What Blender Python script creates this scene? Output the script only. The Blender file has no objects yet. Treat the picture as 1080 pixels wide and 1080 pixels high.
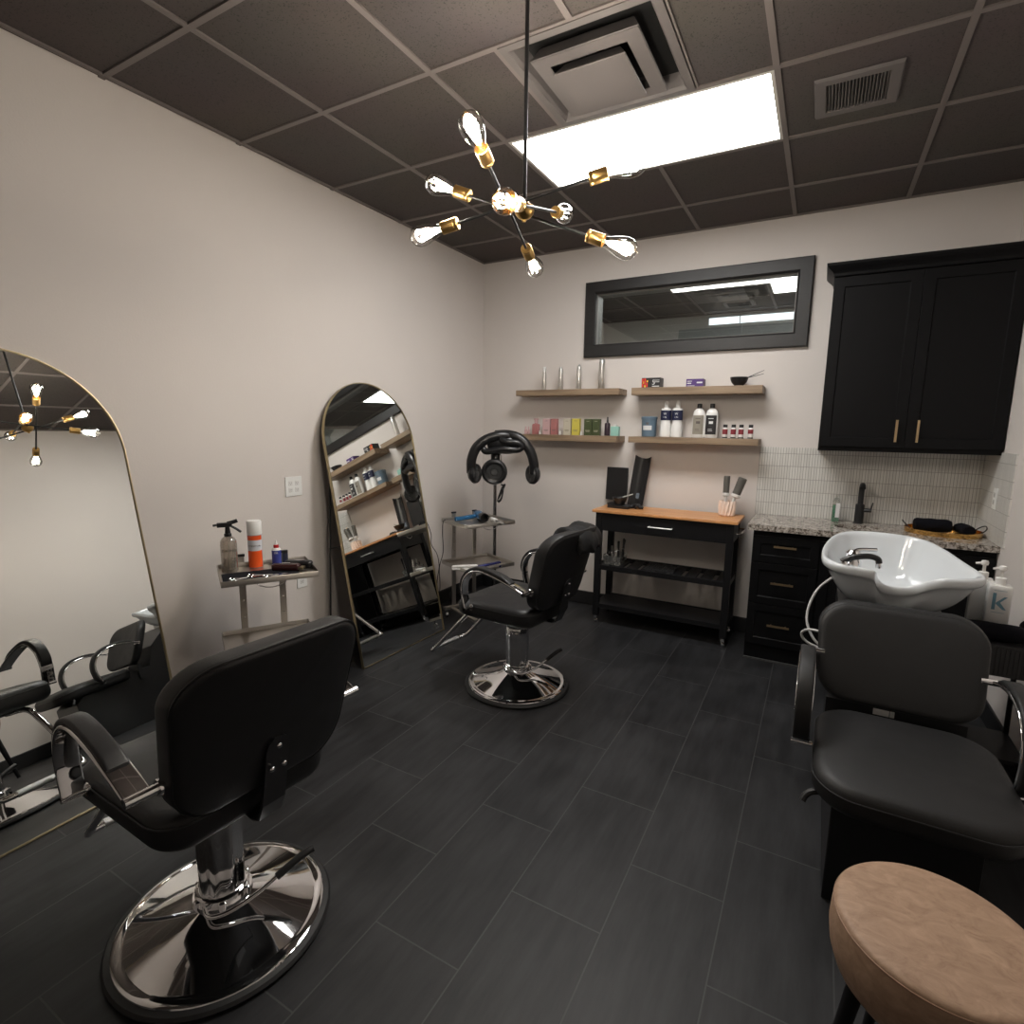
import bpy, bmesh, math, random
from mathutils import Vector, Matrix
random.seed(7)
PI = math.pi
sc = bpy.context.scene
COL = sc.collection
V = Vector

# ------------------------------------------------------------------ materials
MATS = {}
def nodes_of(name):
    m = bpy.data.materials.new(name); m.use_nodes = True
    nt = m.node_tree; b = nt.nodes['Principled BSDF']
    return m, nt, b
def mat(name, col, rough=.5, metal=0., noise=0., nscale=20., bump=0., bscale=80., stretch=(1, 1, 1), spec=.5, coat=0., rnoise=0., sheen=0.):
    if name in MATS: return MATS[name]
    m, nt, b = nodes_of(name)
    b.inputs['Base Color'].default_value = (*col, 1)
    b.inputs['Roughness'].default_value = rough
    b.inputs['Metallic'].default_value = metal
    b.inputs['Specular IOR Level'].default_value = spec
    b.inputs['Coat Weight'].default_value = coat
    if sheen: b.inputs['Sheen Weight'].default_value = sheen
    if noise or bump or rnoise:
        tc = nt.nodes.new('ShaderNodeTexCoord'); mp = nt.nodes.new('ShaderNodeMapping')
        mp.inputs['Scale'].default_value = stretch
        nt.links.new(tc.outputs['Object'], mp.inputs['Vector'])
    if noise or rnoise:
        n = nt.nodes.new('ShaderNodeTexNoise'); n.inputs['Scale'].default_value = nscale; n.inputs['Detail'].default_value = 5
        nt.links.new(mp.outputs[0], n.inputs['Vector'])
    if noise:
        mx = nt.nodes.new('ShaderNodeMix'); mx.data_type = 'RGBA'
        mx.inputs[6].default_value = (*[c * (1 - noise) for c in col], 1)
        mx.inputs[7].default_value = (*[min(1, c * (1 + noise)) for c in col], 1)
        nt.links.new(n.outputs['Fac'], mx.inputs[0]); nt.links.new(mx.outputs[2], b.inputs['Base Color'])
    if rnoise:
        mr = nt.nodes.new('ShaderNodeMapRange')
        mr.inputs[1].default_value = .3; mr.inputs[2].default_value = .7
        mr.inputs[3].default_value = max(.02, rough - rnoise); mr.inputs[4].default_value = rough + rnoise
        nt.links.new(n.outputs['Fac'], mr.inputs[0]); nt.links.new(mr.outputs[0], b.inputs['Roughness'])
    if bump:
        n2 = nt.nodes.new('ShaderNodeTexNoise'); n2.inputs['Scale'].default_value = bscale; n2.inputs['Detail'].default_value = 4
        nt.links.new(mp.outputs[0], n2.inputs['Vector'])
        bp = nt.nodes.new('ShaderNodeBump'); bp.inputs['Strength'].default_value = bump; bp.inputs['Distance'].default_value = .002
        nt.links.new(n2.outputs['Fac'], bp.inputs['Height']); nt.links.new(bp.outputs[0], b.inputs['Normal'])
    MATS[name] = m
    return m
def emis(name, col, strength):
    m, nt, b = nodes_of(name)
    b.inputs['Base Color'].default_value = (.8, .8, .8, 1)
    b.inputs['Emission Color'].default_value = (*col, 1); b.inputs['Emission Strength'].default_value = strength
    MATS[name] = m; return m
def thin_glass(name, tint=(1, 1, 1), refl=.09, rough=.02, body=0.):
    m = bpy.data.materials.new(name); m.use_nodes = True; nt = m.node_tree; nt.nodes.clear()
    o = nt.nodes.new('ShaderNodeOutputMaterial'); t = nt.nodes.new('ShaderNodeBsdfTransparent'); t.inputs[0].default_value = (*tint, 1)
    g = nt.nodes.new('ShaderNodeBsdfGlossy'); g.inputs['Roughness'].default_value = rough
    lw = nt.nodes.new('ShaderNodeLayerWeight'); lw.inputs[0].default_value = .35
    ma = nt.nodes.new('ShaderNodeMath'); ma.operation = 'MULTIPLY_ADD'; ma.inputs[1].default_value = .55; ma.inputs[2].default_value = refl
    mx = nt.nodes.new('ShaderNodeMixShader')
    nt.links.new(lw.outputs['Facing'], ma.inputs[0]); nt.links.new(ma.outputs[0], mx.inputs[0])
    nt.links.new(t.outputs[0], mx.inputs[1]); nt.links.new(g.outputs[0], mx.inputs[2])
    last = mx
    if body:
        d = nt.nodes.new('ShaderNodeBsdfDiffuse'); d.inputs[0].default_value = (*tint, 1)
        m2 = nt.nodes.new('ShaderNodeMixShader'); m2.inputs[0].default_value = body
        nt.links.new(mx.outputs[0], m2.inputs[1]); nt.links.new(d.outputs[0], m2.inputs[2]); last = m2
    nt.links.new(last.outputs[0], o.inputs[0]); MATS[name] = m; return m

def srgb(r, g, b):
    f = lambda c: (c / 255 / 12.92) if c / 255 <= .04045 else ((c / 255 + .055) / 1.055) ** 2.4
    return (f(r), f(g), f(b))

M_wall = mat('wall_paint', (.66, .612, .578), .75, noise=.025, nscale=2.5, bump=.25, bscale=120)
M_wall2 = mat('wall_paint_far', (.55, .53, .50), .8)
M_base = mat('baseboard_black', (.012, .012, .013), .45)
M_vinyl = mat('black_vinyl', (.012, .012, .013), .45, bump=.25, bscale=420, rnoise=.04, nscale=15)
M_vinyl2 = mat('dark_grey_vinyl', (.0130, .0130, .0136), .52, spec=.38, bump=.3, bscale=420, rnoise=.04, nscale=15)
M_pipe = mat('black_piping', (.008, .008, .009), .4)
M_chrome = mat('chrome', (.82, .82, .83), .045, 1.)
M_darkmetal = mat('gloss_black_metal', (.10, .10, .105), .3, .9)
M_steel = mat('brushed_steel', (.52, .49, .45), .34, 1., rnoise=.03, nscale=60, stretch=(1, 12, 1))
M_rubber = mat('black_rubber', (.01, .01, .011), .55)
M_blackp = mat('black_plastic', (.011, .011, .012), .3)
M_blackm = mat('matte_black_metal', (.012, .012, .013), .45)
M_gold = mat('brushed_brass', (.72, .45, .16), .3, 1.)
M_goldf = mat('champagne_metal', (.42, .345, .21), .3, 1.)
M_handle = mat('satin_brass_pull', (.62, .46, .27), .35, 1.)
M_cab = mat('black_cabinet_paint', (.0042, .0042, .0048), .45, bump=.05, bscale=40, spec=.16)
M_frame = mat('black_stained_wood', (.014, .013, .013), .45, noise=.5, nscale=9, stretch=(1, 1, 12), bump=.2, bscale=30)
M_mirror = mat('mirror_glass', (.86, .88, .86), .0, 1.)
M_porc = mat('white_porcelain', (.60, .63, .655), .08, coat=.5)
M_white = mat('white_plastic', (.78, .78, .76), .4)
M_whitegl = mat('white_gloss_plastic', (.75, .74, .72), .25)
M_towel = mat('black_terry', (.0065, .0065, .009), .95, bump=1., bscale=400, spec=.1)
M_alu = mat('brushed_aluminium', (.66, .65, .62), .3, 1.)
M_tbar = mat('ceiling_bar_paint', (.165, .142, .133), .6)
M_vent = mat('vent_paint', (.135, .122, .118), .6)
M_duct = mat('duct_dark', (.01, .01, .01), .9)
M_panel = emis('light_panel_glow', (1., .985, .96), 15.)
M_fil = emis('filament_glow', (1., .91, .79), 470.)
M_bulb = thin_glass('bulb_glass', (1, .99, .97), .03, .01)
nt = M_bulb.node_tree; lw = nt.nodes.new('ShaderNodeLayerWeight'); lw.inputs[0].default_value = .5
cr_ = nt.nodes.new('ShaderNodeValToRGB'); cr_.color_ramp.elements[0].position = .45; cr_.color_ramp.elements[0].color = (1, .99, .97, 1); cr_.color_ramp.elements[1].position = .95; cr_.color_ramp.elements[1].color = (.35, .33, .31, 1)
nt.links.new(lw.outputs['Facing'], cr_.inputs[0]); nt.links.new(cr_.outputs[0], [n for n in nt.nodes if n.type == 'BSDF_TRANSPARENT'][0].inputs[0])
M_glass = thin_glass('window_glass', (.85, .88, .87), .10, .0)
M_clearp = thin_glass('clear_plastic', (.82, .82, .80), .12, .12, .08)
M_amber = thin_glass('smoky_plastic', (.66, .61, .55), .10, .05, .12)
M_far_glow = emis('far_strip_glow', (.86, .93, 1.), 1.6)

def wood(name, c1, c2, scale, along='X', rough=.5):
    m, nt, b = nodes_of(name)
    tc = nt.nodes.new('ShaderNodeTexCoord'); mp = nt.nodes.new('ShaderNodeMapping')
    s = (1.2, 14, 14) if along == 'X' else (14, 1.2, 14)
    mp.inputs['Scale'].default_value = [q * scale for q in s]
    n = nt.nodes.new('ShaderNodeTexNoise'); n.inputs['Scale'].default_value = 2.2; n.inputs['Detail'].default_value = 7; n.inputs['Distortion'].default_value = .4
    r = nt.nodes.new('ShaderNodeValToRGB'); r.color_ramp.elements[0].position = .32; r.color_ramp.elements[1].position = .68
    r.color_ramp.elements[0].color = (*c1, 1); r.color_ramp.elements[1].color = (*c2, 1)
    nt.links.new(tc.outputs['Object'], mp.inputs[0]); nt.links.new(mp.outputs[0], n.inputs['Vector'])
    nt.links.new(n.outputs['Fac'], r.inputs[0]); nt.links.new(r.outputs[0], b.inputs['Base Color'])
    b.inputs['Roughness'].default_value = rough
    bp = nt.nodes.new('ShaderNodeBump'); bp.inputs['Strength'].default_value = .12; bp.inputs['Distance'].default_value = .002
    nt.links.new(n.outputs['Fac'], bp.inputs['Height']); nt.links.new(bp.outputs[0], b.inputs['Normal'])
    MATS[name] = m; return m
M_shelf = wood('weathered_oak', (.17, .115, .07), (.33, .235, .15), 1.)
M_cart = wood('orange_beech', (.52, .235, .085), (.68, .34, .14), 1., rough=.35)
M_blackwood = mat('black_painted_wood', (.006, .006, .007), .42, noise=.2, nscale=12, spec=.3)

def m_floor():
    m, nt, b = nodes_of('charcoal_plank_tile'); L = nt.links.new
    tc = nt.nodes.new('ShaderNodeTexCoord'); sx = nt.nodes.new('ShaderNodeSeparateXYZ'); L(tc.outputs['Object'], sx.inputs[0])
    ax = nt.nodes.new('ShaderNodeMath'); ax.inputs[1].default_value = 1.976 - .3048 + 6.096; L(sx.outputs['Y'], ax.inputs[0])
    ay = nt.nodes.new('ShaderNodeMath'); ay.inputs[1].default_value = -1.638 + 6.096; L(sx.outputs['X'], ay.inputs[0])
    cb = nt.nodes.new('ShaderNodeCombineXYZ'); L(ax.outputs[0], cb.inputs[0]); L(ay.outputs[0], cb.inputs[1])
    br = nt.nodes.new('ShaderNodeTexBrick'); br.offset = .5; br.offset_frequency = 2; br.squash = 1
    br.inputs['Color1'].default_value = (.0, .0, .0, 1); br.inputs['Color2'].default_value = (1, 1, 1, 1); br.inputs['Mortar'].default_value = (.5, .5, .5, 1)
    br.inputs['Scale'].default_value = 1; br.inputs['Mortar Size'].default_value = .0024; br.inputs['Mortar Smooth'].default_value = .15; br.inputs['Bias'].default_value = 0
    br.inputs['Brick Width'].default_value = .6096; br.inputs['Row Height'].default_value = .3048
    L(cb.outputs[0], br.inputs['Vector'])
    mp = nt.nodes.new('ShaderNodeMapping'); mp.inputs['Scale'].default_value = (22, 3.2, 1); L(tc.outputs['Object'], mp.inputs[0])
    # every tile gets its own cut of the grain
    ad = nt.nodes.new('ShaderNodeVectorMath'); ad.operation = 'MULTIPLY_ADD'; ad.inputs[1].default_value = (13, 17, 9)
    L(br.outputs['Color'], ad.inputs[0]); L(mp.outputs[0], ad.inputs[2])
    n1 = nt.nodes.new('ShaderNodeTexNoise'); n1.inputs['Scale'].default_value = 1.; n1.inputs['Detail'].default_value = 8; n1.inputs['Roughness'].default_value = .62; L(ad.outputs[0], n1.inputs['Vector'])
    n2 = nt.nodes.new('ShaderNodeTexNoise'); n2.inputs['Scale'].default_value = 3.2; n2.inputs['Detail'].default_value = 6; L(tc.outputs['Object'], n2.inputs['Vector'])
    r = nt.nodes.new('ShaderNodeValToRGB'); e = r.color_ramp.elements
    e[0].position = .36; e[0].color = (.0070, .0072, .0082, 1); e[1].position = .66; e[1].color = (.0280, .0285, .031, 1)
    mm = nt.nodes.new('ShaderNodeMath'); mm.operation = 'MULTIPLY_ADD'; mm.inputs[1].default_value = .45
    hh = nt.nodes.new('ShaderNodeMath'); hh.operation = 'MULTIPLY'; hh.inputs[1].default_value = .55
    L(n1.outputs['Fac'], hh.inputs[0]); L(n2.outputs['Fac'], mm.inputs[0]); L(hh.outputs[0], mm.inputs[2]); L(mm.outputs[0], r.inputs[0])
    mx = nt.nodes.new('ShaderNodeMix'); mx.data_type = 'RGBA'; mx.inputs[7].default_value = (.044, .044, .045, 1)
    L(br.outputs['Fac'], mx.inputs[0]); L(r.outputs[0], mx.inputs[6]); L(mx.outputs[2], b.inputs['Base Color'])
    b.inputs['Specular IOR Level'].default_value = .32
    rr = nt.nodes.new('ShaderNodeMapRange'); rr.inputs[3].default_value = .42; rr.inputs[4].default_value = .62; L(n2.outputs['Fac'], rr.inputs[0]); L(rr.outputs[0], b.inputs['Roughness'])
    su = nt.nodes.new('ShaderNodeMath'); su.operation = 'MULTIPLY_ADD'; su.inputs[1].default_value = -3.; L(br.outputs['Fac'], su.inputs[0]); L(n1.outputs['Fac'], su.inputs[2])
    bp = nt.nodes.new('ShaderNodeBump'); bp.inputs['Strength'].default_value = .35; bp.inputs['Distance'].default_value = .0012
    L(su.outputs[0], bp.inputs['Height']); L(bp.outputs[0], b.inputs['Normal'])
    return m
M_floor = m_floor()

def m_ceiling():
    m, nt, b = nodes_of('dark_ceiling_tile'); L = nt.links.new
    tc = nt.nodes.new('ShaderNodeTexCoord')
    n = nt.nodes.new('ShaderNodeTexNoise'); n.inputs['Scale'].default_value = 160; n.inputs['Detail'].default_value = 2; L(tc.outputs['Object'], n.inputs['Vector'])
    r = nt.nodes.new('ShaderNodeValToRGB'); e = r.color_ramp.elements
    e[0].position = .33; e[0].color = (.035, .030, .028, 1); e[1].position = .40; e[1].color = (.078, .065, .060, 1)
    n2 = nt.nodes.new('ShaderNodeTexNoise'); n2.inputs['Scale'].default_value = 2; L(tc.outputs['Object'], n2.inputs['Vector'])
    mx = nt.nodes.new('ShaderNodeMix'); mx.data_type = 'RGBA'; mx.blend_type = 'MULTIPLY'; mx.inputs[0].default_value = .25
    L(n.outputs['Fac'], r.inputs[0]); L(r.outputs[0], mx.inputs[6]); L(n2.outputs['Color'], mx.inputs[7]); L(mx.outputs[2], b.inputs['Base Color'])
    b.inputs['Roughness'].default_value = .85
    return m
M_ceil = m_ceiling()

def m_granite():
    m, nt, b = nodes_of('speckled_granite'); L = nt.links.new
    tc = nt.nodes.new('ShaderNodeTexCoord')
    n = nt.nodes.new('ShaderNodeTexNoise'); n.inputs['Scale'].default_value = 48; n.inputs['Detail'].default_value = 9; n.inputs['Roughness'].default_value = .7; n.inputs['Distortion'].default_value = .8
    L(tc.outputs['Object'], n.inputs['Vector'])
    r = nt.nodes.new('ShaderNodeValToRGB'); e = r.color_ramp.elements
    e[0].position = .36; e[0].color = (.015, .013, .012, 1); e[1].position = .70; e[1].color = (.62, .58, .53, 1)
    k = e.new(.45); k.color = (.15, .125, .105, 1); k = e.new(.53); k.color = (.40, .36, .32, 1)
    L(n.outputs['Fac'], r.inputs[0]); L(r.outputs[0], b.inputs['Base Color']); b.inputs['Roughness'].default_value = .14
    return m
M_gran = m_granite()

def m_kitkat(axis):
    m, nt, b = nodes_of('stick_mosaic_' + axis); L = nt.links.new
    tc = nt.nodes.new('ShaderNodeTexCoord'); sx = nt.nodes.new('ShaderNodeSeparateXYZ'); L(tc.outputs['Object'], sx.inputs[0])
    cb = nt.nodes.new('ShaderNodeCombineXYZ')
    h = nt.nodes.new('ShaderNodeMath'); h.inputs[1].default_value = 5; L(sx.outputs[axis], h.inputs[0])
    v = nt.nodes.new('ShaderNodeMath'); v.inputs[1].default_value = -.905 + .087 * 20 + .001; L(sx.outputs['Z'], v.inputs[0])
    L(h.outputs[0], cb.inputs[0]); L(v.outputs[0], cb.inputs[1])
    br = nt.nodes.new('ShaderNodeTexBrick'); br.offset = 0; br.offset_frequency = 1
    br.inputs['Color1'].default_value = (.60, .585, .55, 1); br.inputs['Color2'].default_value = (.68, .665, .63, 1); br.inputs['Mortar'].default_value = (.27, .255, .235, 1)
    br.inputs['Scale'].default_value = 1; br.inputs['Mortar Size'].default_value = .0016; br.inputs['Mortar Smooth'].default_value = .3
    br.inputs['Brick Width'].default_value = .0165; br.inputs['Row Height'].default_value = .087
    L(cb.outputs[0], br.inputs['Vector']); L(br.outputs['Color'], b.inputs['Base Color']); b.inputs['Roughness'].default_value = .28
    iv = nt.nodes.new('ShaderNodeMath'); iv.operation = 'SUBTRACT'; iv.inputs[0].default_value = 1; L(br.outputs['Fac'], iv.inputs[1])
    bp = nt.nodes.new('ShaderNodeBump'); bp.inputs['Strength'].default_value = .6; bp.inputs['Distance'].default_value = .0015
    L(iv.outputs[0], bp.inputs['Height']); L(bp.outputs[0], b.inputs['Normal'])
    return m

def m_leather():
    m, nt, b = nodes_of('tan_suede'); L = nt.links.new
    tc = nt.nodes.new('ShaderNodeTexCoord'); mp = nt.nodes.new('ShaderNodeMapping'); mp.inputs['Rotation'].default_value = (0, 0, .6); mp.inputs['Scale'].default_value = (1, 1.7, 1.5)
    L(tc.outputs['Object'], mp.inputs[0])
    n = nt.nodes.new('ShaderNodeTexNoise'); n.inputs['Scale'].default_value = 17; n.inputs['Detail'].default_value = 9; n.inputs['Roughness'].default_value = .7; n.inputs['Distortion'].default_value = 1.3
    L(mp.outputs[0], n.inputs['Vector'])
    r = nt.nodes.new('ShaderNodeValToRGB'); e = r.color_ramp.elements
    e[0].position = .30; e[0].color = (.27, .165, .105, 1); e[1].position = .74; e[1].color = (.47, .315, .215, 1)
    L(n.outputs['Fac'], r.inputs[0]); L(r.outputs[0], b.inputs['Base Color']); b.inputs['Roughness'].default_value = .6
    bp = nt.nodes.new('ShaderNodeBump'); bp.inputs['Strength'].default_value = .3; bp.inputs['Distance'].default_value = .002
    L(n.outputs['Fac'], bp.inputs['Height']); L(bp.outputs[0], b.inputs['Normal'])
    return m
M_tan = m_leather()
def flat(name, r, g, b, rough=.45): return mat(name, srgb(r, g, b), rough)

# ------------------------------------------------------------------ mesh helpers
def B(): return bmesh.new()
def obj(name, bm, m, parent=None, loc=(0, 0, 0), rz=0., smooth=True, bevel=0., seg=2, angle=40, sub=0):
    me = bpy.data.meshes.new(name)
    bmesh.ops.recalc_face_normals(bm, faces=bm.faces)
    bm.to_mesh(me); bm.free()
    o = bpy.data.objects.new(name, me); COL.objects.link(o)
    for mm in (m if isinstance(m, (list, tuple)) else [m]): me.materials.append(mm)
    if smooth:
        for p in me.polygons: p.use_smooth = True
        try: me.set_sharp_from_angle(angle=math.radians(angle))
        except Exception: pass
    if bevel:
        md = o.modifiers.new('bevel', 'BEVEL'); md.width = bevel; md.segments = seg; md.limit_method = 'ANGLE'; md.angle_limit = math.radians(35); md.harden_normals = False
    if sub:
        md = o.modifiers.new('sub', 'SUBSURF'); md.levels = sub; md.render_levels = sub
    o.location = loc; o.rotation_euler = (0, 0, rz)
    if parent: o.parent = parent
    return o
def thing(name, label, cat, loc=(0, 0, 0), rz=0., group=None):
    o = bpy.data.objects.new(name, None); COL.objects.link(o); o.empty_display_size = .05
    o.location = loc; o.rotation_euler = (0, 0, rz); o['label'] = label; o['category'] = cat
    if group: o['group'] = group
    return o
def tag(o, label, cat, group=None):
    o['label'] = label; o['category'] = cat
    if group: o['group'] = group
    return o
def struct(o): o['kind'] = 'structure'; return o
def dup(root, loc, rz, label, group=None):
    def cp(o, par):
        c = o.copy(); COL.objects.link(c); c.parent = par
        for ch in [q for q in bpy.data.objects if q.parent == o and q != c]: cp(ch, c)
        return c
    r = cp(root, None); r.location = loc; r.rotation_euler = (0, 0, rz); r['label'] = label
    if group: r['group'] = group
    return r
def face(bm, vs, mi=0):
    try:
        f = bm.faces.new(vs); f.material_index = mi; return f
    except ValueError: return None
def box(bm, x0, y0, z0, x1, y1, z1, M=None, mi=0):
    c = [V((x, y, z)) for z in (z0, z1) for y in (y0, y1) for x in (x0, x1)]
    if M is not None: c = [M @ q for q in c]
    v = [bm.verts.new(q) for q in c]
    for f in ((0, 1, 3, 2), (4, 6, 7, 5), (0, 4, 5, 1), (2, 3, 7, 6), (0, 2, 6, 4), (1, 5, 7, 3)): face(bm, [v[i] for i in f], mi)
def rings(bm, R, caps=(True, True), closed=True, mi=0):
    vs = [[bm.verts.new(p) for p in r] for r in R]
    n = len(R[0])
    for a, b in zip(vs, vs[1:]):
        for i in range(n if closed else n - 1):
            j = (i + 1) % n; face(bm, (a[i], a[j], b[j], b[i]), mi)
    if caps[0]: face(bm, vs[0][::-1], mi)
    if caps[1]: face(bm, vs[-1], mi)
    return vs
def lathe(bm, prof, seg=32, c=(0, 0, 0), M=None, mi=0, sx=1., sy=1., a0=0., caps=(True, True)):
    c = V(c); R = []
    for r, z in prof:
        ring = []
        for i in range(seg):
            a = a0 + 2 * PI * i / seg; q = V((max(r, 1e-4) * math.cos(a) * sx, max(r, 1e-4) * math.sin(a) * sy, z))
            if M is not None: q = M @ q
            ring.append(q + c)
        R.append(ring)
    rings(bm, R, caps, True, mi)
def frameM(d, up=V((0, 0, 1))):
    z = V(d).normalized()
    if abs(z.dot(up)) > .99: up = V((0, 1, 0))
    x = up.cross(z).normalized(); y = z.cross(x)
    return Matrix((x, y, z)).transposed()
def cyl(bm, p0, p1, r0, r1=None, seg=16, mi=0):
    p0, p1 = V(p0), V(p1); r1 = r0 if r1 is None else r1
    M = frameM(p1 - p0); L = (p1 - p0).length
    lathe(bm, [(r0, 0), (r1, L)], seg, p0, M, mi)
def smoothpts(pts, k=6, closed=False):
    P = [V(p) for p in pts]; n = len(P); out = []
    for i in range(n if closed else n - 1):
        a = P[(i - 1) % n] if (closed or i > 0) else P[0] * 2 - P[1]
        b, c = P[i], P[(i + 1) % n]
        d = P[(i + 2) % n] if (closed or i + 2 < n) else P[-1] * 2 - P[-2]
        for t in range(k):
            t /= k
            out.append(.5 * ((2 * b) + (c - a) * t + (2 * a - 5 * b + 4 * c - d) * t * t + (3 * b - a - 3 * c + d) * t ** 3))
    if not closed: out.append(P[-1])
    return out
def sweep(bm, pts, sect, up=None, closed=False, caps=True, mi=0, scale=None):
    """sect: list of (side, normal) offsets; a fixed side vector 'up' keeps flat bands flat, else parallel transport"""
    P = [V(p) for p in pts]; n = len(P); R = []
    prev = None
    for i in range(n):
        a = P[(i - 1) % n] if (closed or i) else P[0]; b = P[(i + 1) % n] if (closed or i < n - 1) else P[-1]
        t = (b - a).normalized()
        if up is not None:
            s = (V(up) - t * V(up).dot(t)).normalized()
        else:
            if prev is None:
                s = t.orthogonal().normalized()
            else: s = (prev - t * prev.dot(t)).normalized()
            prev = s
        nn = t.cross(s)
        k = scale(i / (n - 1)) if scale else 1.
        R.append([P[i] + s * (u * k) + nn * (w * k) for u, w in sect])
    if closed: R.append(R[0][:])
    rings(bm, R, (caps and not closed, caps and not closed), True, mi)
    if closed: bmesh.ops.remove_doubles(bm, verts=bm.verts, dist=1e-6)
def circ(r, n=10, ry=None): return [(r * math.cos(2 * PI * i / n), (ry or r) * math.sin(2 * PI * i / n)) for i in range(n)]
def tube(bm, pts, r, seg=10, k=5, closed=False, mi=0): sweep(bm, smoothpts(pts, k, closed) if k else pts, circ(r, seg), closed=closed, mi=mi)
def rrect(w, d, r, n=6):
    """closed rounded-rectangle outline centred on the origin"""
    r = max(1e-4, min(r, w / 2 - 1e-4, d / 2 - 1e-4)); out = []
    for cx, cy, a in ((w / 2 - r, d / 2 - r, 0), (-w / 2 + r, d / 2 - r, 90), (-w / 2 + r, -d / 2 + r, 180), (w / 2 - r, -d / 2 + r, 270)):
        for i in range(n + 1):
            t = math.radians(a + 90 * i / n); out.append((cx + r * math.cos(t), cy + r * math.sin(t)))
    return out
def cushion(bm, w, d, h, rc, re, fn=None, crown=.0, n=8, prof=None):
    """rounded-rect cushion from z=0 to h; rc plan corner radius, re edge radius; fn maps (x,y,z)"""
    fn = fn or (lambda x, y, z: V((x, y, z)))
    P = []
    for i in range(5): t = PI / 2 * i / 4; P.append((re * (1 - math.sin(t)), re * (1 - math.cos(t))))
    for i in range(5): t = PI / 2 * i / 4; P.append((re * (1 - math.cos(t)), h - re * (1 - math.sin(t))))
    R = [[fn(x, y, z) for x, y in rrect(w - 2 * i, d - 2 * i, rc - i * .6, n)] for i, z in P]
    for q in (.75, .5, .25, .04):
        R.append([fn(x, y, h + crown * (1 - q * q)) for x, y in rrect((w - 2 * re) * q, (d - 2 * re) * q, (rc - re * .6) * q, n)])
    pre = []
    for q in (.04, .4, .8):
        pre.append([fn(x, y, 0) for x, y in rrect((w - 2 * re) * q, (d - 2 * re) * q, (rc - re * .6) * q, n)])
    rings(bm, pre + R)
def text_bm(s, size, depth=.0006):
    cu = bpy.data.curves.new('t', 'FONT'); cu.body = s; cu.size = size; cu.extrude = depth / 2; cu.align_x = 'CENTER'; cu.align_y = 'CENTER'
    o = bpy.data.objects.new('t', cu); COL.objects.link(o)
    dg = bpy.context.evaluated_depsgraph_get(); me = bpy.data.meshes.new_from_object(o.evaluated_get(dg))
    bm = bmesh.new(); bm.from_mesh(me)
    bpy.data.objects.remove(o); bpy.data.curves.remove(cu); bpy.data.meshes.remove(me)
    return bm
def text(name, s, size, m, parent, loc, rot=(PI / 2, 0, 0), depth=.0006):
    bm = text_bm(s, size, depth)
    o = obj(name, bm, m, parent, smooth=False); o.location = loc; o.rotation_euler = rot; return o

# ------------------------------------------------------------------ the setting
W, YR, H = 3.578, -6.0, 2.9     # room width, rear wall, ceiling
bm = B(); box(bm, -.2, YR - .2, -.1, W + .2, .13, 0); struct(obj('floor', bm, M_floor, smooth=False))
def wall_x(y): return -.006 + .0075 * y
bm = B(); rings(bm, [[V((wall_x(y), y, z)), V((-.2, y, z)), V((-.2, y2, z)), V((wall_x(y2), y2, z))] for y, y2 in ((0.0, YR),) for z in (-.1, 3.1)]); box(bm, -.2, 0, -.1, 0, .13, 3.1); struct(obj('wall_left', bm, M_wall, smooth=False))
bm = B(); box(bm, W, YR, -.1, W + .12, .13, 3.1); struct(obj('wall_right', bm, M_wall, smooth=False))
bm = B(); box(bm, 0, YR - .12, -.1, W, YR, 3.1); struct(obj('wall_rear', bm, M_wall, smooth=False))
wx0, wx1, wz0, wz1 = 1.055, 2.468, 2.152, 2.537
bm = B()
box(bm, 0, 0, -.1, wx0, .12, 3.1); box(bm, wx1, 0, -.1, W, .12, 3.1); box(bm, wx0, 0, -.1, wx1, .12, wz0); box(bm, wx0, 0, wz1, wx1, .12, 3.1)
struct(obj('wall_back', bm, M_wall, smooth=False))
# ceiling with openings for the light panel, the diffuser and the vent
LX0, LX1, LY0, LY1 = 1.205, 2.412, -1.702, -1.106
DX0, DX1, DY0, DY1 = 1.508, 2.118, -2.317, -1.708
holes = [(LX0, LY0, LX1, LY1), (DX0, DY0, DX1, DY1), (2.60, -1.50, 2.80, -1.27)]
xs = sorted({-.06, W} | {h[0] for h in holes} | {h[2] for h in holes}); ys = sorted({YR, 0} | {h[1] for h in holes} | {h[3] for h in holes})
bm = B(); cz = 2.903
for a, b in zip(xs, xs[1:]):
    for c, d in zip(ys, ys[1:]):
        mx, my = (a + b) / 2, (c + d) / 2
        if any(h[0] < mx < h[2] and h[1] < my < h[3] for h in holes): continue
        box(bm, a, c, cz, b, d, cz + .015)
box(bm, -.1, YR - .1, 3.05, W + .1, .13, 3.12)
struct(obj('ceiling', bm, M_ceil, smooth=False))
bm = B(); t = .012
GX = [.589 + .6096 * k for k in range(5)]; GY = [-.488 - .6096 * k for k in range(9)]
def bar_y(x, y0, y1, hw=.012): box(bm, x - hw, y0, cz - .007, x + hw, y1, cz + .001)
for i, x in enumerate(GX):
    if i == 2: bar_y(x, -1.098, 0); bar_y(x, YR, -2.317)
    elif i == 1 or i == 3: bar_y(x, YR, 0)
    else: bar_y(x, YR, 0)
bar_y(1.503, -2.317, -1.708); bar_y(2.123, -2.317, -1.708, .004)
for y in GY:
    if y < YR: continue
    segs = [(-.05, W)]
    for a, b in segs: box(bm, a, y - .012, cz - .0071, b, y + .012, cz + .001)
for a in ((-.006, YR, .012, 0), (W - .018, YR, W, 0), (0, -.018, W, 0)): box(bm, a[0], a[1], cz - .009, a[2], a[3], cz + .001)
struct(obj('trim_1', bm, M_tbar, smooth=False))
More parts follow.
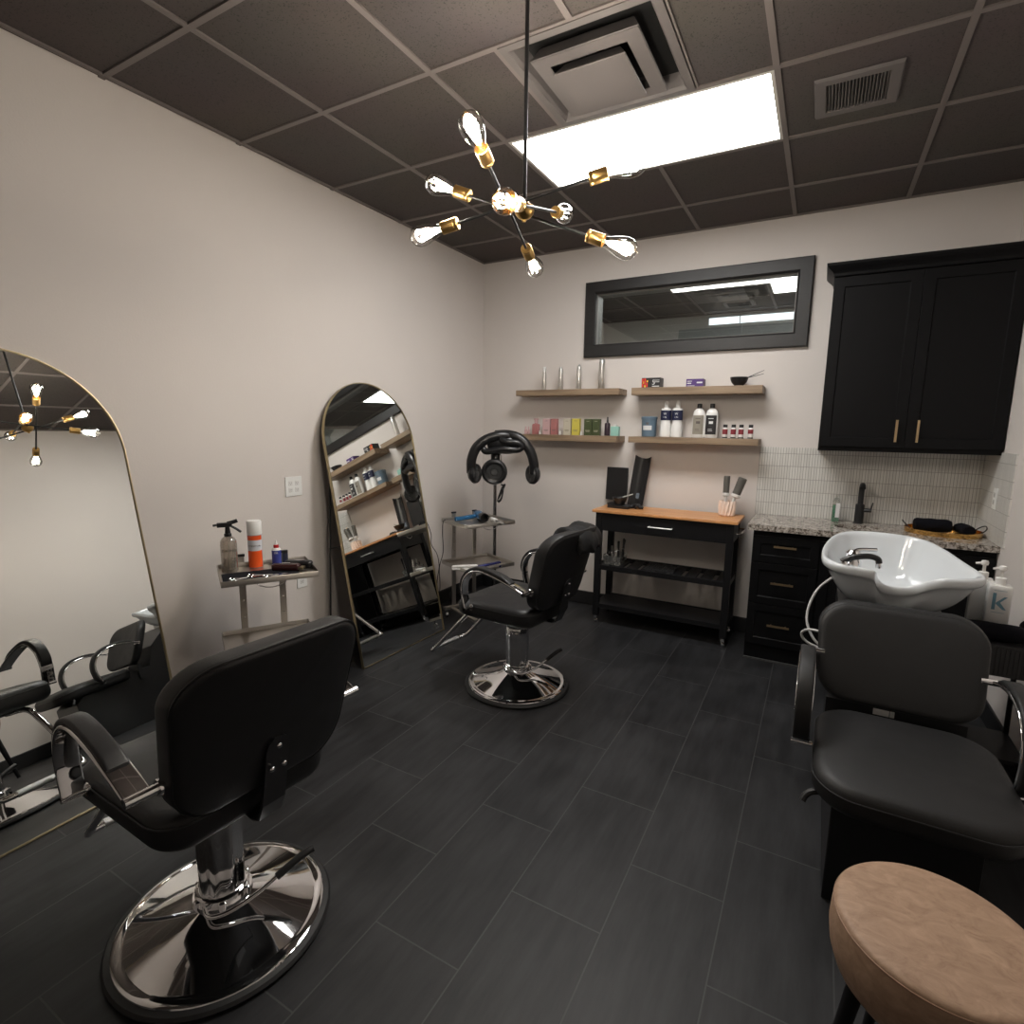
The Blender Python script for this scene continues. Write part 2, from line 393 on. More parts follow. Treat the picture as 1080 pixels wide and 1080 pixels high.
# baseboards
def baseboard(name, x0, y0, x1, y1):
    bm = B(); box(bm, x0, y0, 0, x1, y1, .115); struct(obj(name, bm, M_base, bevel=.006, smooth=False))
baseboard('baseboard_left', -.05, YR, .006, 0); baseboard('baseboard_back', .006, -.014, 2.36, 0)
baseboard('baseboard_right', W - .014, YR, W, -.53); baseboard('baseboard_rear', .014, YR, W - .014, YR + .014)
# mosaic splashback behind and beside the counter
bm = B(); box(bm, 2.323, -.008, .905, W, .0, 1.382); struct(obj('trim_2', bm, m_kitkat('X'), smooth=False))
bm = B(); box(bm, W - .008, -.585, .905, W, -.008, 1.395); struct(obj('trim_3', bm, m_kitkat('Y'), smooth=False))
# window to the neighbouring room, black frame
w1 = bpy.data.objects.new('window_1', None); COL.objects.link(w1); struct(w1)
bm = B()
ox0, ox1, oz0, oz1 = .966, 2.560, 2.055, 2.628
def fr(q, o, y):
    return [V((o[0], y, o[2])), V((o[1], y, o[2])), V((o[1], y, o[3])), V((o[0], y, o[3]))]
O = (ox0, ox1, oz0, oz1); I = (wx0, wx1, wz0, wz1)
R = [fr(0, O, 0), fr(0, O, -.028), fr(0, (O[0] + .006, O[1] - .006, O[2] + .006, O[3] - .006), -.034), fr(0, (I[0] - .012, I[1] + .012, I[2] - .012, I[3] + .012), -.034), fr(0, I, -.022), fr(0, I, 0)]
rings(bm, R, (False, False)); obj('window_frame', bm, M_frame, w1, smooth=False)
bm = B(); R = [fr(0, I, .0), fr(0, I, .118), fr(0, (I[0] + .006, I[1] - .006, I[2] + .006, I[3] - .006), .118), fr(0, (I[0] + .006, I[1] - .006, I[2] + .006, I[3] - .006), 0)]
rings(bm, R + [R[0]], (False, False)); obj('window_jamb', bm, mat('jamb_grey', (.20, .19, .18), .5), w1, smooth=False)
bm = B(); box(bm, wx0 + .006, .03, wz0 + .006, wx1 - .006, .035, wz1 - .006); obj('window_pane', bm, M_glass, w1, smooth=False)
# the neighbouring room seen through it
bm = B(); box(bm, -.12, 3.06, -.1, 3.8, 3.18, 3.1); box(bm, -.12, .13, -.1, 0, 3.06, 3.1); box(bm, 3.7, .13, -.1, 3.8, 3.06, 3.1)
struct(obj('wall_neighbour_room', bm, M_wall2, smooth=False))
bm = B(); box(bm, 0, .13, 2.9, 3.7, 3.06, 3.1); box(bm, 0, .13, -.1, 3.7, 3.06, 0)
struct(obj('ceiling_neighbour_room', bm, M_ceil, smooth=False))
bm = B()
for x in (.10, .71, 1.32, 2.11, 2.72): box(bm, x - .012, .13, 2.893, x + .012, 3.06, 2.9005)
for y in (1.67, 2.28, 2.89): box(bm, 0, y - .012, 2.893, 3.7, y + .012, 2.9005)
box(bm, 0, 3.03, 2.89, 3.7, 3.06, 2.9005)
struct(obj('trim_4', bm, M_tbar, smooth=False))
def panel(name, x0, y0, x1, y1, z, label, mtl=M_panel):
    t = thing(name, label, 'ceiling light', ((x0 + x1) / 2, (y0 + y1) / 2, z))
    w, d = (x1 - x0) / 2, (y1 - y0) / 2
    bm = B(); box(bm, -w + .012, -d + .012, .001, w - .012, d - .012, .006); obj('diffuser', bm, mtl, t, smooth=False)
    bm = B()
    for a in ((-w, -d, w, -d + .014), (-w, d - .014, w, d), (-w, -d + .014, -w + .014, d - .014), (w - .014, -d + .014, w, d - .014)): box(bm, a[0], a[1], -.003, a[2], a[3], .012)
    obj('light_frame', bm, mat('light_frame_white', (.6, .58, .55), .4), t, smooth=False)
    return t
panel('light_panel', LX0 + .004, LY0 + .004, LX1 - .004, LY1 - .004, 2.897, 'bright rectangular flat light panel set into the dark grid ceiling')
M_panel2 = emis('light_panel_glow_far', (1., .985, .96), 11.)
panel('light_panel', 1.23, 1.06, 2.09, 1.655, 2.890, 'long white light strip seen through the high black framed window', M_panel2)
panel('light_panel', 2.13, 1.10, 2.71, 2.2, 2.890, 'squarish white light at top right inside the black framed window', M_panel2)
bm = B(); box(bm, 1.36, 3.055, 2.772, 1.708, 3.06, 2.85); box(bm, 1.722, 3.055, 2.772, 2.6, 3.06, 2.85)
o = obj('far_glow_strips', bm, M_far_glow, smooth=False); struct(o)  # emitting strips put on the far wall to stand in for lights glimpsed there
bm = B(); box(bm, 1.0, 3.04, 2.655, 2.8, 3.058, 2.735); box(bm, 1.0, 3.03, 2.628, 2.8, 3.058, 2.652)
struct(obj('trim_5', bm, mat('far_header', (.30, .31, .31), .6), smooth=False))
t = thing('ceiling_vent', 'grey stepped diffuser seen through the black framed window', 'vent', (1.62, 2.08, 2.895))
bm = B()
for s, z in ((.27, -.004), (.19, -.014), (.11, -.022)): box(bm, -s, -s, z - .004, s, s, z)
box(bm, -.04, -.04, -.02, .04, .04, 0); obj('louvre', bm, M_vent, t, smooth=False)
t = thing('ceiling_vent', 'small slatted vent seen through the black framed window', 'vent', (1.76, 2.58, 2.899))
bm = B(); box(bm, -.16, -.14, -.008, .16, .14, 0); obj('vent_frame', bm, M_vent, t, smooth=False)
bm = B(); box(bm, -.12, -.10, -.012, .12, .10, -.008); obj('grille', bm, M_duct, t, smooth=False)

# ------------------------------------------------------------------ ceiling fittings
t = thing('ceiling_diffuser', 'square stepped air diffuser in the ceiling beside the bright light panel', 'vent', ((DX0 + DX1) / 2, (DY0 + DY1) / 2, 2.9))
def sq(s, z): return [V((s, s, z)), V((-s, s, z)), V((-s, -s, z)), V((s, -s, z))]
bm = B(); rings(bm, [sq(.302, .006), sq(.302, -.008), sq(.272, -.010), sq(.262, .004), sq(.245, .05), sq(.25, .052), sq(.28, .006)], (False, False)); obj('outer_frame', bm, M_vent, t, smooth=False)
bm = B(); rings(bm, [sq(.205, -.030), sq(.210, -.026), sq(.185, .02), sq(.175, .03), sq(.17, .028), sq(.175, .018), sq(.152, -.028)], (False, False))
v = [bm.verts.new(q) for q in sq(.208, -.031)]; u = [bm.verts.new(q) for q in sq(.152, -.031)]
for i in range(4): face(bm, (v[i], v[(i + 1) % 4], u[(i + 1) % 4], u[i]))
obj('middle_plate', bm, M_vent, t, smooth=False)
bm = B(); rings(bm, [sq(.140, -.058), sq(.142, -.055), sq(.11, -.01), sq(.08, .0)]); obj('centre_plate', bm, M_vent, t, smooth=False)
bm = B(); box(bm, -.27, -.27, .05, .27, .27, .053); lathe(bm, [(.03, -.012), (.03, .05)], 16); obj('duct_neck', bm, M_duct, t)
t = thing('ceiling_vent', 'small grey return grille with thin slats, in the ceiling right of the light panel', 'vent', (2.698, -1.386, 2.901))
bm = B(); w, d = .155, .152
rings(bm, [[V((a * w, b * d, .0)) for a, b in ((1, 1), (-1, 1), (-1, -1), (1, -1))], [V((a * (w - .006), b * (d - .006), -.012)) for a, b in ((1, 1), (-1, 1), (-1, -1), (1, -1))], [V((a * .112, b * .112, -.012)) for a, b in ((1, 1), (-1, 1), (-1, -1), (1, -1))], [V((a * .108, b * .108, .004)) for a, b in ((1, 1), (-1, 1), (-1, -1), (1, -1))]], (False, False))
obj('vent_frame', bm, M_vent, t, smooth=False)
bm = B()
for i in range(19):
    x = -.108 + .012 * i; Mx = Matrix.Translation((x, 0, -.002)) @ Matrix.Rotation(.5, 4, 'Y')
    box(bm, -.0012, -.11, -.008, .0012, .11, .008, Mx)
obj('slats', bm, M_vent, t, smooth=False)
bm = B(); box(bm, -.09, -.105, .03, .09, .10, .04); obj('duct_backing', bm, M_duct, t, smooth=False)

# ------------------------------------------------------------------ chandelier
HUB = V((1.795, -2.605, 2.192))
ch = thing('chandelier', 'black and brass starburst pendant with eight glowing clear bulbs', 'lamp', HUB)
bm = B(); cyl(bm, (0, 0, .02), (0, 0, H - HUB.z - .02), .0065, seg=12); obj('stem', bm, M_blackm, ch)
bm = B(); lathe(bm, [(.0, .70), (.06, .70), (.062, .695), (.05, .68), (.0, .675)], 28); obj('canopy_plate', bm, M_blackm, ch)
bm = B(); lathe(bm, [(.006, .028), (.012, .026), (.018, .018), (.031, .01), (.033, 0), (.030, -.012), (.02, -.024), (.008, -.03), (.006, -.036), (.002, -.038)], 28); obj('hub', bm, M_gold, ch)
RODS = [((-1.352, .248), (-.047, -.017, .001)), ((-2.917, .371), (-.012, .042, -.001)), ((-2.907, -.209), (.013, -.046, .006)), ((-1.38, -.291), (.047, .015, .001))]
RB = .325
sock_me = bulb_me = fil_me = None
for (az, el), off in RODS:
    d = V((math.cos(el) * math.cos(az), math.cos(el) * math.sin(az), math.sin(el))); c = V(off)
    bm = B(); cyl(bm, c - d * (RB - .10), c + d * (RB - .10), .0048, seg=10)
    cyl(bm, c * .1, c, .004, seg=8)
    rod = obj('arm', bm, M_blackm, ch)
    for s in (1, -1):
        Mr = frameM(d * s).to_4x4(); Mt = Matrix.Translation(c + d * s * (RB - .108)) @ Mr
        if sock_me is None:
            bm = B(); lathe(bm, [(.0, 0), (.0185, .0), (.020, .002), (.020, .011), (.0192, .012), (.020, .013), (.020, .057), (.018, .057), (.018, .035), (0, .035)], 24)
            so = obj('socket', bm, M_gold, ch); sock_me = so.data
            bm = B(); lathe(bm, [(.0135, .0), (.0150, .006), (.019, .022), (.0255, .042), (.0315, .062), (.0345, .080), (.033, .095), (.027, .107), (.017, .115), (.006, .1175), (.0035, .120), (.001, .121)], 28, caps=(False, True))
            bu = obj('bulb', bm, M_bulb, so); bulb_me = bu.data; bu.location = (0, 0, .052)
            bm = B()
            for i in range(6):
                a = 2 * PI * i / 6; ca, sa = math.cos(a), math.sin(a)
                cyl(bm, (.006 * ca, .006 * sa, .024), (.0185 * ca, .0185 * sa, .088), .0016, seg=6)
            fi = obj('filament', bm, M_fil, bu); fil_me = fi.data
            bm = B(); lathe(bm, [(.006, .0), (.005, .02), (.002, .03), (.0012, .082)], 8); st = obj('stem_glass', bm, M_clearp, so); stem_me = st.data; st.location = (0, 0, .052)
        else:
            so = bpy.data.objects.new('socket', sock_me); bu = bpy.data.objects.new('bulb', bulb_me); fi = bpy.data.objects.new('filament', fil_me); st = bpy.data.objects.new('stem_glass', stem_me)
            for q in (so, bu, fi, st): COL.objects.link(q)
            so.parent = ch; bu.parent = so; st.parent = so; bu.location = st.location = (0, 0, .052)
        fi.parent = so; fi.location = (0, 0, .052)
        so.matrix_local = Mt

# ------------------------------------------------------------------ leaning arch mirrors
def arch_mirror(label, x0, y0, yaw, tilt, w, h):
    e = V((math.sin(yaw), math.cos(yaw), 0)); n0 = V((math.cos(yaw), -math.sin(yaw), 0))
    up = V((0, 0, 1)) * math.cos(tilt) - n0 * math.sin(tilt); n = e.cross(up)
    if n.dot(n0) < 0: n = -n
    t = thing('floor_mirror', label, 'mirror', V((x0, y0, 0)) + e * (w / 2))
    Mx = Matrix.Identity(4)
    for i in range(3): Mx[i][0] = e[i]; Mx[i][1] = up[i]; Mx[i][2] = n[i]
    t.matrix_world = Matrix.Translation(V((x0, y0, 0)) + e * (w / 2)) @ Mx
    def outline(ins, z):
        r = w / 2 - ins; P = [V((-r, ins, z)), V((r, ins, z))]
        for i in range(49):
            a = PI * i / 48; P.append(V((r * math.cos(a), h - w / 2 + r * math.sin(a), z)))
        return P
    bm = B(); rings(bm, [outline(.0, -.013), outline(.0, .006), outline(.001, .007), outline(.004, .007), outline(.005, .006), outline(.005, -.013), outline(.0, -.013)], (False, False)); obj('frame', bm, M_goldf, t)
    bm = B(); rings(bm, [outline(.005, -.004), outline(.005, .0)]); obj('mirror_glass', bm, M_mirror, t, smooth=False)
    bm = B(); rings(bm, [outline(.005, -.012), outline(.005, -.0045)]); obj('backing_board', bm, M_blackm, t, smooth=False)
    return t
mb = arch_mirror('large arched gold-rimmed mirror at the left edge of the photo', .345, -3.835, -.0138, .200, .830, 1.803)
ms = arch_mirror('arched gold-rimmed mirror leaning near the corner, showing shelves in its glass', .345, -1.925, .033, .198, .803, 1.808)
bm = B()
a = V((.055, -1.86, 1.42)); b_ = V((.035, -1.90, .004))
cyl(bm, a, b_, .006, seg=8); cyl(bm, (.04, -1.885, .72), (.13, -1.84, .74), .004, seg=6)
leg = obj('easel_leg', bm, M_blackm); leg.parent = ms; leg.matrix_parent_inverse = ms.matrix_world.inverted()

# ------------------------------------------------------------------ hydraulic styling chairs
def styling_chair(label, loc, deg):
    t = thing('styling_chair', label, 'chair', loc, math.radians(deg - 90))
    # base
    bm = B(); lathe(bm, [(.280, .0), (.302, .002), (.306, .012), (.300, .020), (.286, .023), (.284, .010)], 72, caps=(True, False)); rim = obj('base_rim', bm, M_rubber, t)
    bm = B(); lathe(bm, [(.287, .020), (.284, .026), (.272, .031), (.262, .030), (.255, .032), (.20, .052), (.14, .074), (.10, .088), (.082, .094), (.080, .108)], 72, caps=(False, True)); obj('base_plate', bm, M_chrome, t)
    bm = B(); lathe(bm, [(.074, .096), (.074, .125), (.068, .13), (.062, .13)], 40); 
    for i in range(6):
        a = 2 * PI * i / 6; lathe(bm, [(.012, .098), (.012, .122), (.009, .124)], 10, (.072 * math.cos(a), .072 * math.sin(a), 0))
    obj('collar', bm, M_chrome, t)
    # fluted shroud
    bm = B(); R = []
    for r, z in ((.062, .125), (.062, .16), (.0625, .20), (.0640, .30), (.0650, .352), (.063, .357), (.045, .358)):
        R.append([V(((r + .0022 * math.cos(8 * a)) * math.cos(a), (r + .0022 * math.cos(8 * a)) * math.sin(a), z)) for a in [2 * PI * i / 96 for i in range(96)]])
    rings(bm, R); obj('column', bm, M_chrome, t)
    bm = B(); lathe(bm, [(.024, .30), (.024, .43), (.05, .435), (.05, .445)], 28); obj('piston', bm, M_chrome, t)
    bm = B(); box(bm, -.11, -.16, .428, .11, .17, .448); obj('seat_plate', bm, M_blackm, t, bevel=.004)
    # pump lever
    bm = B(); tube(bm, [(-.066, -.02, .108), (-.078, -.07, .112), (-.04, -.105, .118), (.03, -.13, .135), (.10, -.152, .165)], .0065, 10); lev = obj('pump_lever', bm, M_chrome, t)
    bm = B(); tube(bm, [(.085, -.148, .158), (.115, -.158, .172), (.16, -.172, .19), (.19, -.182, .197)], .0115, 12); obj('lever_grip', bm, M_rubber, lev)
    # seat
    sz = .444
    def fs(x, y, z):
        wfac = 1 + .04 * y / .25
        return V((x * wfac, y + .022, sz + z - .012 * max(0, (y - .12)) / .13 * (1 if z > .05 else .5) - .10 * max(0, -y - .16) * (z < .05)))
    bm = B(); cushion(bm, .50, .50, .102, .085, .036, fs, .010); seat = obj('seat', bm, M_vinyl, t)
    bm = B(); P = [fs(x, y, .074) for x, y in rrect(.503, .503, .085, 8)]; sweep(bm, P, circ(.0024, 6), closed=True); obj('piping', bm, M_pipe, seat)
    # backrest
    zb, hb = .545, .425
    def fb(x, v, w):                 # x across, v from -h/2 to h/2 up, w thickness 0 front .. rear
        u = (v + hb / 2) / hb
        wd = .90 + .12 * math.sin(min(1, u * 1.25) * PI / 2)
        x2 = x * wd
        return V((x2, -.205 - .105 * u - .03 * u * u - w + .75 * x2 * x2 * (.5 + .5 * u), zb + u * hb - .10 * x2 * x2))
    bm = B(); cushion(bm, .49, hb, .082, .100, .020, fb, .004, 10); back = obj('backrest', bm, M_vinyl, t)
    bm = B(); P = [fb(x, v, .074) for x, v in rrect(.486, hb - .004, .098, 10)]; sweep(bm, P, circ(.0026, 6), closed=True); obj('piping', bm, M_pipe, back)
    # rear bracket
    bm = B(); R = []
    for (y, z, hw) in ((-.10, .440, .032), (-.24, .440, .032), (-.272, .452, .032), (-.293, .50, .032), (-.312, .60, .032), (-.325, .665, .032), (-.329, .684, .026), (-.3315, .695, .014)):
        R.append([V((-hw, y - .004, z)), V((hw, y - .004, z)), V((hw, y + .004, z + .002)), V((-hw, y + .004, z + .002))])
    rings(bm, R); br = obj('back_bracket', bm, M_darkmetal, t, smooth=False)
    for (x, y, z) in ((0, -.331, .672), (-.017, -.320, .61), (.017, -.320, .61)):
        bm = B(); lathe(bm, [(.0075, 0), (.0075, .003), (.005, .006), (.001, .007)], 14, (x, y - .002, z), frameM((0, -1, -.15))); obj('screw', bm, M_chrome, br)
    # arms
    for s in (-1, 1):
        xa = s * .288
        path = smoothpts([(xa, -.250, .668), (xa, -.19, .690), (xa, -.10, .717), (xa, -.01, .736), (xa, .055, .738), (xa, .112, .716), (xa, .150, .665), (xa, .157, .60), (xa, .145, .545), (xa, .137, .514)], 6)
        bm = B(); sweep(bm, path, [(a, b) for a, b in rrect(.056, .012, .005, 3)], up=(1, 0, 0)); arm = obj('armrest', bm, M_chrome, t)
        bm = B(); cyl(bm, (xa + s * .028, -.254, .667), (s * .236, -.254, .667), .012, seg=16); lathe(bm, [(.012, 0), (.02, 0), (.02, .006), (.012, .006)], 20, (s * .250, -.254, .667), frameM((-s, 0, 0))); obj('rear_mount', bm, M_chrome, arm)
        bm = B(); cyl(bm, (xa + s * .028, .137, .511), (s * .240, .137, .511), .009, seg=14); lathe(bm, [(.009, 0), (.018, 0), (.018, .006), (.009, .006)], 18, (s * .262, .137, .511), frameM((-s, 0, 0))); obj('front_mount', bm, M_chrome, arm)
        sub = path[8:-12]; n0 = len(sub)
        bm = B(); R = []
        for i, q in enumerate(sub):
            tn = (sub[min(i + 1, n0 - 1)] - sub[max(i - 1, 0)]).normalized(); nn = V((1, 0, 0)).cross(tn); nn = nn if nn.z > 0 or nn.y > 0 else -nn
            k = min(1, .35 + min(i, n0 - 1 - i) * .25)
            R.append([q + V((u, 0, 0)) + nn * (.006 + (w + .008) * k) for u, w in rrect(.048, .016, .0075, 4)])
        rings(bm, R); obj('arm_pad', bm, M_vinyl, arm)
    # footrest
    bm = B(); tube(bm, [(-.11, .10, .435), (-.13, .24, .425), (-.142, .30, .37), (-.15, .42, .24), (-.153, .52, .135), (-.145, .548, .118), (-.11, .556, .115), (0, .558, .115), (.11, .556, .115), (.145, .548, .118), (.153, .52, .135), (.15, .42, .24), (.142, .30, .37), (.13, .24, .425), (.11, .10, .435)], .0125, 12, 5); ft = obj('footrest', bm, M_chrome, t)
    bm = B(); cyl(bm, (-.10, .5575, .1155), (.10, .5575, .1155), .0145, seg=16); obj('foot_tread', bm, mat('ribbed_metal', (.55, .55, .55), .28, 1., bump=1.5, bscale=300), ft)
    return t
c1 = styling_chair('black salon chair on chrome disc base nearest the camera, seen from behind', (1.235, -3.42, .0), 176)
c2 = dup(c1, (1.255, -1.605, 0), math.radians(173 - 90), 'black salon chair in the middle of the floor with a dark cape over its back', 'hydraulic salon chairs')
c1['group'] = 'hydraulic salon chairs'
for q in bpy.data.objects:                       # the near chair is pumped a little higher
    if q.parent == c1 and q.name.split('.')[0] in ('seat', 'backrest', 'armrest', 'back_bracket', 'footrest', 'piston', 'seat_plate'): q.location.z += .024
# cape over the second chair's back
bm = B(); R = []
NX = 22
for i in range(NX + 1):
    x = -.03 + .30 * i / NX
    k = math.sin(PI * i / NX) ** .35 if 0 < i < NX else .25
    wv = .007 * math.sin(i * .55) + .003 * math.sin(i * 1.3)
    prof = [(-.205, .865), (-.232, .93), (-.255, .965), (-.30, .985), (-.355, .982), (-.40, .962), (-.432, .925), (-.442, .87 - .02 * math.sin(i * .9)), (-.425, .842), (-.40, .855), (-.385, .90), (-.36, .938), (-.31, .95), (-.275, .94), (-.255, .915), (-.235, .87)]
    cx, cz_ = -.32, .915
    ring = []
    for j, (y, z) in enumerate(prof):
        q = .006 * math.sin(j * 1.1 + i * .35)
        yy = cx + (y - cx) * (.86 + .14 * k) + wv * .6 + (.75 * x * x * .8); zz = z - .10 * x * x + wv * .5 + q - (1 - k) * .008
        ring.append(V((x, yy, zz)))
    R.append(ring)
rings(bm, R)
cape = obj('salon_cape', bm, mat('black_nylon', (.007, .007, .0075), .6, bump=.4, bscale=40, spec=.3), loc=(1.255, -1.605, 0), rz=math.radians(83), sub=1)
tag(cape, 'black folded cape draped over the back of the middle salon chair', 'cape')

# ------------------------------------------------------------------ steel trolleys
def trolley(label, loc, deg, zt, zl, w=.42, d=.35):
    """posts stand on the local +y edge"""
    t = thing('steel_trolley', label, 'trolley', loc, math.radians(deg), 'stainless steel work trolleys')
    def tray(name, z, ox=0, oy=0):
        bm = B(); o = rrect(w, d, .008, 3)
        f = lambda ins, zz: [V((x * (1 - 2 * ins / w) + ox, y * (1 - 2 * ins / d) + oy, zz)) for x, y in o]
        rings(bm, [f(0, z - .026), f(0, z + .0), f(.001, z + .0015), f(.003, z + .0015), f(.004, z), f(.004, z - .020)], (True, True)); return obj(name, bm, M_steel, t)
    tray('top_tray', zt); tray('lower_tray', zl)
    for x in (-.10, .09):
        bm = B(); box(bm, x - .016, d / 2 + .001, .085, x + .016, d / 2 + .013, zt + .035); p = obj('post', bm, M_steel, t, bevel=.002, smooth=False)
        bm = B(); box(bm, x - .018, d / 2 - .001, zt + .030, x + .018, d / 2 + .015, zt + .042); obj('post_cap', bm, M_blackp, p, smooth=False)
        for z in (zt - .12, zt - .2, zl + .06):
            bm = B(); lathe(bm, [(.005, 0), (.004, .002), (.001, .003)], 10, (x, d / 2 + .001, z), frameM((0, -1, 0))); obj('bolt', bm, M_chrome, p)
    bm = B(); box(bm, -.19, d / 2 - .012, .068, .19, d / 2 + .022, .090); box(bm, -.145, -d / 2 + .01, .066, -.110, d / 2 - .012, .084); box(bm, .105, -d / 2 + .01, .066, .14, d / 2 - .012, .084)
    obj('base_frame', bm, M_steel, t, bevel=.002, smooth=False)
    for x, y in ((-.17, d / 2 + .005), (.17, d / 2 + .005), (-.1275, -d / 2 + .03), (.1225, -d / 2 + .03)):
        bm = B(); box(bm, x - .012, y - .011, .052, x + .012, y + .011, .067); cyl(bm, (x, y, .05), (x, y, .068), .008, seg=8); k = obj('caster', bm, M_chrome, t)
        bm = B(); cyl(bm, (x - .009, y + .006, .024), (x + .009, y + .006, .024), .0235, seg=20); cyl(bm, (x - .0115, y + .006, .024), (x + .0115, y + .006, .024), .012, seg=16); obj('wheel', bm, [M_chrome], k)
        bm = B(); box(bm, x - .014, y - .004, .024, x - .011, y + .012, .060); box(bm, x + .011, y - .004, .024, x + .014, y + .012, .060); obj('fork', bm, M_chrome, k, smooth=False)
    bm = B(); tube(bm, [(-.065, -d / 2 + .012, zt - .024), (-.05, -d / 2 + .012, zt - .040), (0, -d / 2 + .012, zt - .052), (.05, -d / 2 + .012, zt - .040), (.065, -d / 2 + .012, zt - .024)], .0025, 8); obj('dryer_hoop', bm, M_chrome, t)
    return t
T1 = (.39, -2.59); T1a = 60
trolley('steel trolley between the two mirrors, holding spray bottles and clippers', (*T1, 0), T1a, .80, .45)
T2 = (.48, -.83); T2a = 66
trolley('steel trolley in the corner, holding a blue hair dryer and styling irons', (*T2, 0), T2a, .80, .475, .43, .37)
def onT(T, a, x, y, z):
    a = math.radians(a); return (T[0] + x * math.cos(a) - y * math.sin(a), T[1] + x * math.sin(a) + y * math.cos(a), z)

# things on the first trolley (tray floor z = .78)
Z1 = .7802
t = thing('spray_bottle', 'smoky clear spray bottle with black trigger on the trolley between the mirrors', 'spray bottle', onT(T1, T1a, -.155, .095, Z1), math.radians(T1a))
bm = B(); lathe(bm, [(.034, 0), (.037, .003), (.037, .135), (.035, .152), (.028, .166), (.018, .174), (.0145, .176)], 32); bd = obj('bottle', bm, M_amber, t)
bm = B(); lathe(bm, [(.032, .004), (.0345, .006), (.0345, .062), (.001, .062)], 28); obj('liquid', bm, thin_glass('water', (.72, .70, .66), .05), t)
bm = B(); cyl(bm, (0, 0, .176), (0, 0, .19), .0165, seg=20); cyl(bm, (0, 0, .19), (0, 0, .225), .013, .010, seg=16); box(bm, -.045, -.012, .222, .02, .012, .243)
v = B()
tube(bm, [(-.045, 0, .234), (-.062, 0, .232)], .006, 8, 1)
tube(bm, [(.0, 0, .238), (.03, 0, .245), (.045, 0, .25)], .010, 8, 2)
tube(bm, [(.012, 0, .228), (.035, 0, .212), (.058, 0, .192)], .0065, 8, 4)
obj('trigger_head', bm, M_blackp, t, bevel=.002)
bm = B(); cyl(bm, (0, 0, .01), (0, 0, .18), .0022, seg=6); obj('dip_tube', bm, M_whitegl, t)
bt = text('bottle_lettering', 'DAVINES', .016, mat('ink_dark', (.03, .03, .03), .5), t, (0, -.0372, .11), depth=.0004)
def can(name, label, cat, loc, rz, r, h, m, caps_=None):
    t = thing(name, label, cat, loc, rz); return t
t = thing('spray_can', 'orange and white aerosol can with white cap on the trolley between the mirrors', 'spray can', onT(T1, T1a, -.035, .135, Z1), math.radians(T1a - 15))
bm = B(); lathe(bm, [(.030, 0), (.033, .003), (.033, .160), (.0325, .168)], 32); obj('can_body', bm, mat('steel_grey_blue', (.40, .43, .50), .35, .5), t)
def wrap(bm, r, z0, z1, a0, a1, n=24):
    R = []
    for i in range(n + 1):
        a = math.radians(a0 + (a1 - a0) * i / n); c, s = math.cos(a), math.sin(a)
        R.append([V((r * c, r * s, z0)), V((r * c, r * s, z1))])
    vs = [[bm.verts.new(p) for p in r_] for r_ in R]
    for a, b in zip(vs, vs[1:]): face(bm, (a[0], b[0], b[1], a[1]))
bm = B(); wrap(bm, .0334, .003, .088, -175, -15); wrap(bm, .0334, .142, .165, -175, -15); obj('orange_label', bm, flat('orange_print', 226, 84, 22), t)
bm = B(); wrap(bm, .0335, .088, .142, -175, -15); lb = obj('pale_label', bm, flat('pale_print', 206, 208, 216), t)
bm = B(); lathe(bm, [(.0335, .168), (.0345, .17), (.0345, .232), (.032, .238), (.0, .239)], 32); obj('cap', bm, M_white, t)
text('can_lettering', 'Clippercide', .012, mat('ink_dark', (.03, .03, .03), .5), t, (.004, -.0342, .115), depth=.0006)
t = thing('oil_bottle', 'small blue squeeze bottle with red collar and white tip beside the orange can', 'bottle', onT(T1, T1a, .062, .130, Z1), math.radians(T1a - 10))
bm = B(); lathe(bm, [(.020, 0), (.022, .002), (.022, .082), (.016, .090)], 24); obj('bottle', bm, M_white, t)
bm = B(); wrap(bm, .0224, .004, .078, -178, -2); obj('label_band', bm, flat('blue_print', 52, 62, 140), t)
bm = B(); lathe(bm, [(.0125, .088), (.0125, .104), (.010, .106)], 20); obj('collar', bm, flat('red_plastic', 178, 24, 26), t)
bm = B(); lathe(bm, [(.008, .106), (.005, .118), (.002, .130)], 16); obj('tip', bm, M_white, t)
text('bottle_lettering', 'OIL', .013, M_white, t, (0, -.0228, .066), depth=.0005)
t = thing('small_jar', 'small dark jar behind the blue oil bottle', 'jar', onT(T1, T1a, .105, .145, Z1))
bm = B(); lathe(bm, [(.014, 0), (.014, .05), (.012, .055)], 18); obj('jar', bm, flat('dark_blue_jar', 34, 38, 60), t)
bm = B(); lathe(bm, [(.0145, .0552), (.0145, .068), (.012, .07)], 18); obj('lid', bm, M_blackp, t)
# cloth on tray
bm = B(); n = 14; vs = []
for i in range(n + 1):
    row = []
    for j in range(9):
        x = -.198 + .33 * i / n; y = -.162 + .20 * j / 8
        row.append(bm.verts.new((x, y, .002 + .004 * abs(math.sin(i * 1.3) * math.cos(j * 1.7)))))
    vs.append(row)
for i in range(n):
    for j in range(8): face(bm, (vs[i][j], vs[i + 1][j], vs[i + 1][j + 1], vs[i][j + 1]))
r = bmesh.ops.solidify(bm, geom=bm.faces[:], thickness=-.003)
o = obj('tool_cloth', bm, mat('navy_black_cloth', (.012, .013, .02), .9, bump=.8, bscale=300), loc=(T1[0], T1[1], Z1 + .001), rz=math.radians(T1a)); tag(o, 'dark cloth laid in the tray under the scissors', 'cloth')
